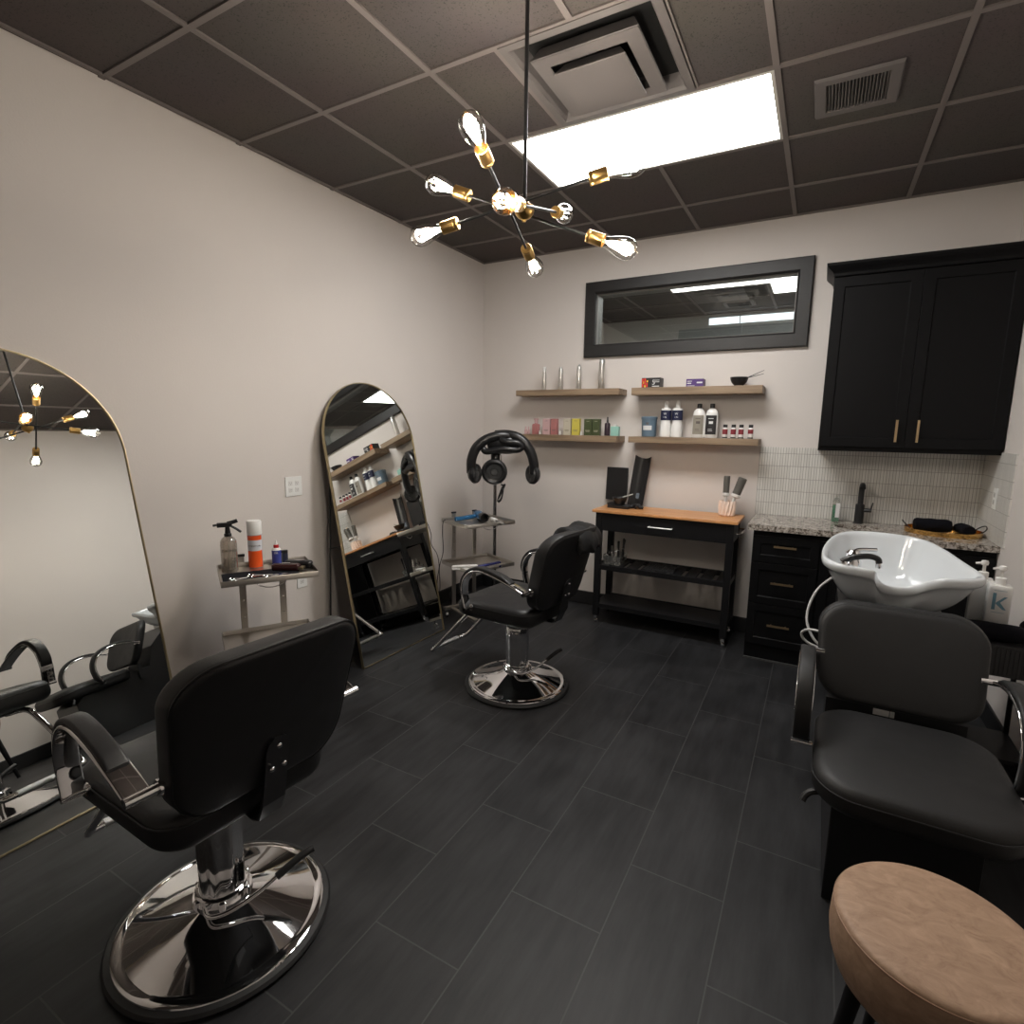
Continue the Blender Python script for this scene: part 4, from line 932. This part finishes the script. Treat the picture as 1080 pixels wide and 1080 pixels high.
# ridged cup with two round brushes
t = thing('brush_cup', 'pale pink faceted cup on the right of the cart top', 'cup', (2.155, -.175, KZ))
bm = B(); R = []
for r, z, tw in ((.040, 0, 0), (.050, .01, .1), (.055, .05, .5), (.054, .09, .85), (.052, .108, 1.), (.047, .108, 1.), (.044, .02, 1.), (.001, .018, 1.)):
    R.append([V(((r + (.0045 if i % 2 else -.002) * (r > .01)) * math.cos(2 * PI * i / 28 + tw * .35), (r + (.0045 if i % 2 else -.002) * (r > .01)) * math.sin(2 * PI * i / 28 + tw * .35), z)) for i in range(28)])
rings(bm, R); obj('cup', bm, flat('blush_ceramic', 236, 216, 202), t, smooth=False)
def rbrush(label, base, tip, r, m):
    base, tip = V(base), V(tip); d = (tip - base).normalized(); L = (tip - base).length
    t = thing('round_brush', label, 'hair brush', base, 0, 'round hair brushes in the pink cup'); Mx = frameM(d)
    bm = B(); lathe(bm, [(.007, 0), (.009, .03), (.010, L - .150), (r * .6, L - .140)], 18, M=Mx); obj('handle', bm, M_whitegl, t)
    bm = B(); lathe(bm, [(r * .6, L - .145), (r * .95, L - .140), (r * .98, L - .124), (r * .8, L - .120)], 24, M=Mx); obj('ferrule', bm, M_whitegl, t)
    bm = B(); lathe(bm, [(r * .82, L - .122), (r * .86, L - .006), (r * .7, L)], 26, M=Mx)
    for k in range(20):
        for i in range(26):
            a = 2 * PI * (i + .5 * (k % 2)) / 26; z = L - .118 + k * .0058
            c, s = math.cos(a), math.sin(a)
            q = [Mx @ V((r * .90 * c - s * .0016, r * .90 * s + c * .0016, z)), Mx @ V((r * .90 * c + s * .0016, r * .90 * s - c * .0016, z)), Mx @ V((r * 1.12 * c, r * 1.12 * s, z + .001))]
            face(bm, [bm.verts.new(p) for p in q])
    obj('barrel', bm, m, t, smooth=False)
brl = mat('brush_grey', (.16, .155, .14), .45, .4)
rbrush('thinner round hair brush standing upright in the pink cup', (2.140, -.170, KZ + .024), (2.138, -.150, KZ + .283), .025, brl)
rbrush('thicker round hair brush leaning right in the pink cup', (2.168, -.180, KZ + .024), (2.245, -.168, KZ + .275), .034, brl)
# bin of clips and mat on the slatted shelf
SZ = .4605
t = thing('clip_bin', 'clear plastic bin of clips on the slatted shelf of the cart', 'bin', (1.375, -.25, SZ))
bm = B(); o_ = rrect(.15, .19, .02, 5)
f = lambda k, z: [V((x * k, y * k, z)) for x, y in o_]
rings(bm, [f(.9, 0), f(1, .07), f(.98, .07), f(.88, .003)]); obj('bin', bm, M_clearp, t)
for i in range(9):
    a = random.uniform(-.5, .5); x, y = -.045 + .045 * (i % 3), -.06 + .06 * (i // 3)
    lab = ['black comb standing at the front of the clear bin', 'silver clip lying at the left of the clear bin', 'upright dark sectioning clip in the clear bin', 'silver clip at the right of the clear bin', 'grey clip at the back of the clear bin', 'tall black clip standing in the clear bin', 'short silver clip in the middle of the clear bin', 'slanted black clip in the clear bin', 'small dark clip at the right rear of the clear bin'][i]
    t = thing('hair_clip', lab, 'hair clip', (1.375 + x, -.25 + y, SZ + .008), random.uniform(-.5, .5), 'clips in the clear bin')
    Mx = Matrix.Rotation(a * .5, 4, 'X'); hh = .10 + .04 * (i % 3)
    bm = B()
    for s in (-1, 1): box(bm, -.007, s * .004 - .002, .0, .007, s * .004 + .002, hh, Mx @ Matrix.Rotation(s * .05, 4, 'X'))
    obj('clip_jaw', bm, [M_blackp, M_alu, M_blackp][i % 3], t, bevel=.001, smooth=False)
    bm = B(); cyl(bm, Mx @ V((-.009, 0, hh * .6)), Mx @ V((.009, 0, hh * .6)), .004, seg=8); obj('spring', bm, M_chrome, t)
t = thing('rubber_mat', 'black textured rubber mat lying on the slatted shelf of the cart', 'mat', (1.735, -.245, SZ))
bm = B(); box(bm, -.11, -.10, 0, .11, .10, .006)
for i in range(11):
    for j in range(9): lathe(bm, [(.0075, .006), (.006, .010)], 6, (-.095 + i * .019, -.08 + j * .02, 0))
obj('mat', bm, M_rubber, t, smooth=False)

# ------------------------------------------------------------------ wall cabinets and counter
def shaker(bm, x0, z0, x1, z1, y, rail=.055, dep=.018, rec=.007):
    """door front facing -y, front plane at y-dep"""
    def q(i, yy): return [V((x0 + i, yy, z0 + i)), V((x1 - i, yy, z0 + i)), V((x1 - i, yy, z1 - i)), V((x0 + i, yy, z1 - i))]
    rings(bm, [q(0, y), q(0, y - dep), q(rail, y - dep), q(rail + .004, y - dep + rec)])
UX0, UX1 = 2.682, W - .004
t = thing('wall_cabinet', 'black two-door wall cabinet with crown moulding and brass pulls', 'cabinet', (UX0, 0, 1.378))
w, h = UX1 - UX0, 1.03
bm = B(); box(bm, 0, -.312, 0, w, -.0, h); obj('carcass', bm, M_cab, t, smooth=False)
bm = B(); R = []
for o_, z in ((0, h), (.004, h + .004), (.006, h + .018), (.016, h + .030), (.034, h + .046), (.044, h + .058), (.046, h + .072), (.038, h + .072), (0, h + .072)):
    R.append([V((-o_, -.0005, z)), V((-o_, -.332 - o_, z)), V((w, -.332 - o_, z)), V((w, -.0005, z))])
rings(bm, R); obj('crown_moulding', bm, M_cab, t, smooth=False)
mid = 3.122 - UX0
for x0, x1, hx in ((.003, mid - .0015, mid - .048), (mid + .0015, w - .003, mid + .055)):
    bm = B(); shaker(bm, x0, .028, x1, h - .006, -.312); dd = obj('door', bm, M_cab, t, smooth=False, bevel=.001)
    bm = B(); box(bm, hx - .006, -.356, .062, hx + .006, -.348, .190); cyl(bm, (hx, -.35, .085), (hx, -.326, .085), .004, seg=8); cyl(bm, (hx, -.35, .167), (hx, -.326, .167), .004, seg=8); obj('door_pull', bm, M_handle, dd, smooth=False)
BX0 = 2.368
t = thing('base_cabinet', 'black base cabinet with a three-drawer stack and brass pulls under the granite top', 'cabinet', (BX0, 0, 0))
bw = W - .003 - BX0
bm = B(); box(bm, 0, -.485, .0, bw, -.016, .868); obj('carcass', bm, M_cab, t, smooth=False)
bm = B(); box(bm, .0, -.496, .001, bw, -.486, .012); obj('toe_strip', bm, mat('dark_grey_paint', (.06, .06, .06), .4), t, smooth=False)
def pull(par, x, z, L=.128):
    bm = B(); box(bm, x - L / 2, -.532, z - .006, x + L / 2, -.524, z + .006); cyl(bm, (x - L * .33, -.526, z), (x - L * .33, -.500, z), .004, seg=8); cyl(bm, (x + L * .33, -.526, z), (x + L * .33, -.500, z), .004, seg=8); obj('drawer_pull', bm, M_handle, par, smooth=False)
for z0, z1, hz in ((.664, .832, .774), (.390, .658, .536), (.112, .384, .256)):
    bm = B(); shaker(bm, .004, z0, .378, z1, -.485, .045); dd = obj('drawer', bm, M_cab, t, smooth=False, bevel=.001); pull(dd, .19, hz)
for x0, x1, sd in ((.384, .79, 1), (.794, bw - .004, -1)):
    bm = B(); shaker(bm, x0, .112, x1, .832, -.485, .055); dd = obj('door', bm, M_cab, t, smooth=False, bevel=.001)
    hx = x1 - .03 if sd > 0 else x0 + .03
    bm = B(); box(bm, hx - .006, -.532, .64, hx + .006, -.524, .77); cyl(bm, (hx, -.526, .66), (hx, -.5, .66), .004, seg=8); cyl(bm, (hx, -.526, .75), (hx, -.5, .75), .004, seg=8); obj('door_pull', bm, M_handle, dd, smooth=False)
# granite top with oval sink cut-out
SX, SY, SA, SB = 2.952, -.275, .135, .105
bm = B(); N = 64
def rp(a):
    x0, x1, y0, y1 = 2.335 - SX, W - .001 - SX, -.525 - SY, -.0085 - SY
    c, s = math.cos(a), math.sin(a); k = 1e9
    if c > 1e-9: k = min(k, x1 / c)
    if c < -1e-9: k = min(k, x0 / c)
    if s > 1e-9: k = min(k, y1 / s)
    if s < -1e-9: k = min(k, y0 / s)
    return (SX + c * k, SY + s * k)
angs = sorted([2 * PI * i / N for i in range(N)] + [math.atan2(y - SY, x - SX) % (2 * PI) for x in (2.335, W - .001) for y in (-.525, -.0085)])
OUT = [rp(a) for a in angs]; INN = [(SX + SA * math.cos(a), SY + SB * math.sin(a)) for a in angs]
zt, zb_ = .905, .869
rings(bm, [[V((x, y, zb_)) for x, y in INN], [V((x, y, zb_)) for x, y in OUT], [V((x, y, zt - .002)) for x, y in OUT], [V((x, y, zt)) for x, y in OUT], [V((x, y, zt)) for x, y in INN], [V((x, y, zb_)) for x, y in INN]], (False, False))
o = obj('granite_worktop', bm, M_gran, smooth=False); tag(o, 'speckled grey granite worktop over the black base cabinet', 'worktop')
t = thing('sink', 'small oval sink basin set into the granite worktop', 'sink', (SX, SY, .868))
bm = B(); lathe(bm, [(.145, .0), (.134, .0), (.130, -.03), (.11, -.09), (.06, -.115), (.001, -.12)], 40, sy=.78, caps=(False, True)); obj('sink_bowl', bm, mat('sink_bronze', (.14, .12, .10), .3, .7), t)
t = thing('tap', 'matte black column tap with side lever behind the oval sink', 'tap', (2.955, -.075, .9053))
bm = B(); lathe(bm, [(.029, 0), (.029, .006), (.026, .008), (.026, .12), (.021, .125)], 28); obj('body', bm, M_blackm, t)
bm = B(); tube(bm, [(0, 0, .12), (0, 0, .20), (.0, -.006, .235), (.0, -.03, .252), (.0, -.07, .248), (.0, -.085, .236)], .0165, 14, 6); obj('spout', bm, M_blackm, t)
bm = B(); cyl(bm, (.015, 0, .085), (.065, -.01, .088), .0125, seg=14); cyl(bm, (.060, -.01, .088), (.068, -.012, .14), .005, .004, seg=10); obj('lever', bm, M_blackm, t)
t = thing('hand_soap', 'tall soap bottle with green liquid and white label beside the black tap', 'bottle', (2.822, -.10, .9053))
bm = B(); lathe(bm, [(.030, 0), (.032, .003), (.032, .13), (.02, .155), (.010, .160)], 4, sy=.8, a0=PI / 4); obj('bottle', bm, M_clearp, t)
bm = B(); lathe(bm, [(.028, .002), (.0295, .004), (.0295, .112), (.001, .112)], 4, sy=.78, a0=PI / 4); obj('green_soap', bm, flat('green_soap', 60, 148, 108, .2), t)
bm = B(); box(bm, -.003, -.0192, .03, .0205, -.0182, .125); obj('white_label', bm, whi, t, smooth=False)
bm = B(); cyl(bm, (0, 0, .16), (0, 0, .18), .008, seg=12); obj('cap', bm, M_clearp, t)
# round brass tray with towels
t = thing('brass_tray', 'round gold tray with looped handles on the right of the granite worktop', 'tray', (3.372, -.225, .9053))
bm = B(); lathe(bm, [(.180, 0), (.186, .001), (.188, .028), (.185, .028), (.183, .004), (.001, .004)], 56, sy=.92); obj('tray', bm, mat('polished_brass', (.72, .44, .15), .16, 1.), t)
for s in (-1, 1):
    bm = B(); tube(bm, [(s * .165, -.07, .026), (s * .19, -.055, .05), (s * .198, 0, .062), (s * .19, .055, .05), (s * .165, .07, .026)], .0032, 8, 6); obj('handle', bm, M_blackm, t)
def towel(name, label, loc, rz, L, r, sy=.8):
    bm = B(); R = []
    n = 16
    for i in range(n + 1):
        u = i / n; k = .86 + .14 * math.sin(PI * u) ** .3 if 0 < i < n else .80
        R.append([V((-L / 2 + L * u, (r * k * (1 + .05 * math.sin(3 * a + i * .6))) * math.cos(a), r * sy + r * sy * k * math.sin(a) * (1 + .03 * math.sin(5 * a + i)))) for a in [2 * PI * j / 22 for j in range(22)]])
    rings(bm, R)
    # rolled layers at the ends
    o = obj(name, bm, M_towel, loc=loc, rz=rz); tag(o, label, 'towel'); return o
towel('rolled_towel', 'larger black rolled towel on the gold tray', (3.322, -.215, .9102), .05, .18, .050, .78)
towel('rolled_towel', 'smaller black rolled towel at the right of the gold tray', (3.474, -.225, .9102), -1.4, .13, .038, .8)

# ------------------------------------------------------------------ wall plates
def plate(label, loc, n, gang=2, w=.116, h=.116):
    t = thing('wall_socket', label, 'socket', loc)
    n = V(n); Mx = Matrix.Identity(4); u = V((0, 0, 1)); s = u.cross(n)
    for i in range(3): Mx[i][0] = s[i]; Mx[i][1] = u[i]; Mx[i][2] = n[i]
    t.matrix_world = Matrix.Translation(loc) @ Mx
    bm = B(); box(bm, -w / 2, -h / 2, 0, w / 2, h / 2, .005); pl = obj('plate', bm, M_white, t, bevel=.0015, smooth=False)
    for g in range(gang):
        x = (g - (gang - 1) / 2) * .046
        for z in (-.02, .02):
            bm = B(); box(bm, x - .014, z - .0135, .005, x + .014, z + .0135, .007); oo = obj('outlet', bm, M_whitegl, t, bevel=.001, smooth=False)
            bm = B(); box(bm, x - .006, z - .002, .007, x - .0045, z + .005, .0073); box(bm, x + .0045, z - .002, .007, x + .006, z + .005, .0073); cyl(bm, (x, z - .007, .007), (x, z - .007, .0073), .002, seg=8); obj('slots', bm, M_blackp, oo, smooth=False)
    return t
plate('white double wall socket above the trolley between the mirrors', (wall_x(-2.083) + .001, -2.083, 1.130), (1, 0, 0))
plate('low white wall socket behind the trolley between the mirrors', (wall_x(-2.06) + .001, -2.055, .560), (1, 0, 0), 1, .072)
plate('white socket on the tiled side wall above the granite worktop', (W - .0085, -.325, 1.140), (-1, 0, 0), 1, .072)

# ------------------------------------------------------------------ shampoo backwash unit
t = thing('shampoo_unit', 'black backwash chair with white porcelain hair-washing basin behind it', 'salon chair', (3.015, -2.05, 0))
ox, oy = 3.015, -2.05
# seat, front towards the camera (-y)
def fseat(x, y, z):
    wf = 1 + .02 * (-y / .3)
    return V((x * wf + .012, y - .211, .388 + z - .02 * max(0, -y - .1) / .2))
bm = B(); cushion(bm, .525, .544, .095, .125, .034, fseat, .010, 10); seat = obj('seat', bm, M_vinyl2, t)
bm = B(); P = [fseat(x, y, .066) for x, y in rrect(.528, .547, .125, 10)]; sweep(bm, P, circ(.0022, 6), closed=True); obj('piping', bm, M_pipe, seat)
def fback(x, v, w_):
    u = (v + .20) / .40
    wd = .94 + .08 * math.sin(min(1, u * 1.2) * PI / 2) - .06 * max(0, u - .75) * 4 * .4
    x2 = x * wd
    return V((x2, .075 + .15 * u + w_ - .5 * x2 * x2, .492 + .348 * u))
bm = B(); cushion(bm, .52, .40, .075, .10, .030, lambda x, v, z: fback(x, v, .075 - z), .012, 10); back = obj('backrest', bm, M_vinyl2, t)
bm = B(); P = [fback(x, v, .012) for x, v in rrect(.505, .385, .094, 10)]; sweep(bm, P, circ(.0016, 6), closed=True); obj('piping', bm, M_pipe, back)
for s in (-1, 1):
    xa = s * .292
    path = smoothpts([(xa, .125, .655), (xa, .06, .675), (xa, -.04, .690), (xa, -.13, .680), (xa, -.195, .640), (xa, -.225, .575), (xa, -.222, .50), (xa, -.20, .435)], 6)
    bm = B(); sweep(bm, path, rrect(.056, .012, .005, 3), up=(1, 0, 0)); arm_ = obj('armrest', bm, M_chrome, t)
    bm = B(); cyl(bm, (xa, .125, .655), (s * .235, .125, .655), .011, seg=14); obj('rear_mount', bm, M_chrome, arm_)
    bm = B(); cyl(bm, (xa + s * .028, -.20, .435), (s * .25, -.20, .435), .010, seg=14); obj('front_mount', bm, M_chrome, arm_)
    sub = path[5:-2]; bm = B(); R = []; n0 = len(sub)
    for i, q in enumerate(sub):
        tn = (sub[min(i + 1, n0 - 1)] - sub[max(i - 1, 0)]).normalized(); nn = V((1, 0, 0)).cross(tn)
        if nn.dot(V((0, -.5, 1))) < 0: nn = -nn
        k = min(1, .35 + min(i, n0 - 1 - i) * .25)
        R.append([q + V((u, 0, 0)) + nn * (.006 + (w_ + .008) * k) for u, w_ in rrect(.050, .018, .0085, 4)])
    rings(bm, R); obj('arm_pad', bm, M_vinyl2, arm_)
bm = B()
R = []
for y, zt_ in ((-.36, .34), (-.30, .39), (.0, .39), (.06, .44), (.20, .44), (.26, .60), (.42, .74), (.80, .76)):
    R.append([V((-.19, y, .0)), V((.19, y, .0)), V((.19, y, zt_)), V((-.19, y, zt_))])
rings(bm, R); obj('base_box', bm, mat('satin_black_panel', (.010, .010, .011), .35), t, smooth=False, bevel=.004)
bm = B(); box(bm, -.215, .10, .36, .215, .13, .486); box(bm, -.02, .17, .38, .02, .20, .60); obj('back_support', bm, M_blackm, t, smooth=False)
bm = B(); tube(bm, [(-.20, -.38, .385), (-.245, -.39, .38), (-.265, -.40, .365), (-.272, -.41, .350)], .010, 8, 3); obj('recline_lever', bm, M_rubber, t)
bm = B(); box(bm, -.062, .0975, .460, -.012, .0998, .483); box(bm, -.010, .0975, .460, .004, .0998, .483); obj('white_tag', bm, M_white, t, smooth=False)
# basin (local coordinates relative to the unit)
def bas(pts): return [V((x - ox, y - oy, z)) for x, y, z in pts]
outer = [(3.02, -1.60, .868), (2.975, -1.612, .874), (2.948, -1.640, .900), (2.930, -1.676, .936), (2.885, -1.688, .947), (2.805, -1.676, .951), (2.752, -1.61, .957), (2.742, -1.50, .963), (2.752, -1.36, .974), (2.785, -1.20, .990), (2.835, -1.10, 1.000), (2.91, -1.055, 1.004), (3.01, -1.045, 1.004), (3.11, -1.06, 1.0), (3.18, -1.12, .994), (3.228, -1.26, .982), (3.262, -1.42, .968), (3.292, -1.56, .957), (3.292, -1.62, .950), (3.235, -1.668, .946), (3.165, -1.668, .938), (3.115, -1.645, .912), (3.075, -1.615, .882)]
OP = smoothpts(bas(outer), 5, True)
cen = V((3.01 - ox, -1.36 - oy, 0))
def ringk(k, dz, zf=None, cshift=(0, 0), flat_=0.):
    out = []
    for q in OP:
        d2 = V((q.x - cen.x, q.y - cen.y, 0)); z = q.z * (1 - flat_) + .965 * flat_ + dz if zf is None else zf
        out.append(V((cen.x + d2.x * k + cshift[0], cen.y + d2.y * k + cshift[1], z)))
    return out
bm = B()
R = [ringk(.22, 0, .73, (0, .02)), ringk(.42, 0, .738, (0, .01)), ringk(.60, 0, .765), ringk(.76, -.135), ringk(.87, -.078), ringk(.925, -.048), ringk(.955, -.040), ringk(.985, -.034), ringk(1.0, -.022), ringk(1.004, -.010), ringk(.995, -.001), ringk(.975, .003), ringk(.94, .002), ringk(.915, -.004), ringk(.895, -.018), ringk(.86, -.05), ringk(.78, -.10), ringk(.64, 0, .815, (0, .01)), ringk(.45, 0, .79, (0, .03)), ringk(.22, 0, .78, (0, .05)), ringk(.08, 0, .777, (0, .06))]
rings(bm, R); basin = obj('basin', bm, M_porc, t, sub=1, angle=80)
bm = B(); lathe(bm, [(.03, 0), (.032, .002), (.024, .004), (.001, .003)], 24, (cen.x, cen.y + .06, .779)); obj('drain', bm, M_chrome, basin)
# mixer tap of the basin, on the left deck
fx, fy, fz = 2.862 - ox, -1.52 - oy, .930
bm = B(); lathe(bm, [(.034, -.04), (.034, .012), (.030, .02), (.030, .048), (.018, .060)], 24, (fx, fy, fz)); tube(bm, [(fx, fy, fz + .048), (fx + .02, fy + .006, fz + .062), (fx + .085, fy + .02, fz + .066)], .009, 8, 4); lathe(bm, [(.016, -.02), (.016, .014), (.012, .02)], 20, (fx - .035, fy - .05, fz)); mix = obj('mixer_tap', bm, M_chrome, basin)
bm = B(); tube(bm, [(fx - .045, fy - .05, fz + .014), (fx - .01, fy - .05, fz + .035), (fx + .05, fy - .045, fz + .048), (fx + .085, fy - .04, fz + .040), (fx + .092, fy - .04, fz + .022)], .0125, 12, 5); obj('spray_hose', bm, M_blackp, mix)
bm = B(); lathe(bm, [(.011, 0), (.013, .012), (.011, .022)], 16, (fx + .092, fy - .04, fz + .002)); obj('spray_head', bm, M_chrome, mix)
bm = B(); tube(bm, [(2.80 - ox, -1.50 - oy, .86), (2.745 - ox, -1.52 - oy, .80), (2.715 - ox, -1.56 - oy, .73), (2.712 - ox, -1.60 - oy, .66), (2.745 - ox, -1.64 - oy, .60), (2.79 - ox, -1.66 - oy, .575)], .0055, 10, 6)
tube(bm, [(2.78 - ox, -1.66 - oy, .645), (2.72 - ox, -1.64 - oy, .64), (2.695 - ox, -1.62 - oy, .61), (2.72 - ox, -1.62 - oy, .575), (2.80 - ox, -1.64 - oy, .555)], .0055, 10, 6)
obj('water_hose', bm, mat('grey_white_hose', (.5, .5, .5), .35), t)

# ------------------------------------------------------------------ side cart with towels and pump bottles
t = thing('side_cart', 'black ribbed basket stand between the shampoo chair and the right wall', 'cart', (3.375, -1.43, 0))
bm = B()
def rr_(k, z, w_=.30, d_=.30): return [V((x, y, z)) for x, y in rrect(w_ - k, d_ - k, .02, 3)]
rings(bm, [rr_(0, .56), rr_(0, .685), rr_(.012, .685), rr_(.012, .566)])
for s in (-1, 1):
    for i in range(20):
        u = -.13 + .26 * i / 19
        box(bm, u - .003, s * .150 - .003, .565, u + .003, s * .150 + .003, .675); box(bm, s * .150 - .003, u - .003, .565, s * .150 + .003, u + .003, .675)
obj('basket', bm, M_blackm, t, smooth=False)
for sx in (-1, 1):
    for sy in (-1, 1):
        bm = B(); cyl(bm, (sx * .125, sy * .125, .56), (sx * .135, sy * .135, 0), .010, seg=10); obj('leg', bm, M_blackm, t)
bm = B(); rings(bm, [rr_(.03, .20), rr_(.03, .215)]); obj('lower_shelf', bm, M_blackm, t, smooth=False)
bm = B(); box(bm, -.138, -.138, .667, .138, .138, .68); obj('top_tray', bm, M_blackm, t, smooth=False)
def pump_bottle(label, x, y, rz):
    t = thing('pump_bottle', label, 'bottle', (x, y, .6805), rz, 'white pump bottles')
    bm = B(); R = []
    for k, z in ((.96, 0), (1, .004), (.99, .19), (.97, .20), (.9, .204)): R.append([V((x_ * k, y_ * k, z)) for x_, y_ in rrect(.076, .076, .008, 4)])
    rings(bm, R); obj('bottle', bm, M_whitegl, t)
    bm = B(); lathe(bm, [(.018, .204), (.018, .232), (.015, .234), (.006, .235), (.006, .262), (.012, .264), (.014, .274), (.011, .282), (.001, .284)], 22); cyl(bm, (0, 0, .272), (-.03, -.006, .268), .006, .0045, seg=10); obj('pump', bm, M_whitegl, t)
    return t
pb = pump_bottle('white pump bottle with blue letter k, nearer of the two by the right wall', 3.392, -1.385, -.12)
kb = flat('steel_blue_print', 106, 144, 160)
bm = B(); box(bm, -.022, -.0392, .105, -.011, -.0382, .175)
v = [bm.verts.new(q) for q in ((-.010, -.0392, .135), (.014, -.0392, .162), (.024, -.0392, .162), (.003, -.0392, .137), (.024, -.0392, .108), (.013, -.0392, .108), (-.010, -.0392, .130))]
face(bm, v)
box(bm, -.02, -.0390, .185, .02, -.0382, .1862); box(bm, -.022, -.0390, .093, .02, -.0382, .0945); obj('letter_k', bm, kb, pb, smooth=False)
pump_bottle('white pump bottle behind and left of the one with the k', 3.352, -1.300, -.1)
towel('folded_towel', 'black rolled towel lying on the basket stand in front of the pump bottles', (3.335, -1.505, .6805), .0, .24, .042, .85)
towel('folded_towel', 'black towel hanging at the right end of the basket stand', (3.505, -1.42, .6805), 1.4, .20, .036, .85)

# ------------------------------------------------------------------ tan stool
t = thing('round_stool', 'round tan suede stool on dark splayed legs at the bottom right corner', 'stool', (2.992, -2.995, 0))
bm = B()
prof = [(.001, .345), (.145, .345), (.160, .350), (.174, .368), (.184, .40), (.188, .435), (.1865, .468), (.184, .486), (.182, .494), (.176, .499), (.165, .501), (.10, .504), (.001, .505)]
lathe(bm, prof, 72); st_ = obj('cushion', bm, M_tan, t)
bm = B(); sweep(bm, [V((.1835 * math.cos(a), .1835 * math.sin(a), .490)) for a in [2 * PI * i / 72 for i in range(72)]], circ(.0016, 6), closed=True); obj('piping', bm, mat('tan_thread', (.28, .17, .11), .6), st_)
for a in (.35, 1.92, 3.49, 5.06):
    bm = B(); cyl(bm, (.135 * math.cos(a), .135 * math.sin(a), .350), (.195 * math.cos(a), .195 * math.sin(a), .0), .018, .011, seg=16); obj('leg', bm, M_blackwood, t)

# ------------------------------------------------------------------ camera, world, colour
cam = bpy.data.cameras.new('camera'); co = bpy.data.objects.new('camera', cam); COL.objects.link(co)
pitch, yaw, roll = -.1555, -.5094, .0138
fwd = V((math.sin(yaw) * math.cos(pitch), math.cos(yaw) * math.cos(pitch), math.sin(pitch)))
right = V((math.cos(yaw), -math.sin(yaw), 0)); up = right.cross(fwd)
r2 = right * math.cos(roll) + up * math.sin(roll); u2 = up * math.cos(roll) - right * math.sin(roll)
Mx = Matrix.Identity(4)
for i in range(3): Mx[i][0] = r2[i]; Mx[i][1] = u2[i]; Mx[i][2] = -fwd[i]
co.matrix_world = Matrix.Translation((2.6965, -4.2729, 1.5009)) @ Mx
cam.sensor_width = 36; cam.sensor_fit = 'HORIZONTAL'; cam.lens = 576.5 / 1080 * 36; cam.clip_start = .05
sc.camera = co
wd = bpy.data.worlds.new('world'); sc.world = wd; wd.use_nodes = True
wd.node_tree.nodes['Background'].inputs[0].default_value = (.05, .05, .05, 1)
sc.view_settings.view_transform = 'Standard'; sc.view_settings.look = 'None'; sc.view_settings.gamma = 1
sc.view_settings.use_curve_mapping = False; sc.view_settings.exposure = 0.52
sc.cycles.max_bounces = 10; sc.cycles.transparent_max_bounces = 24
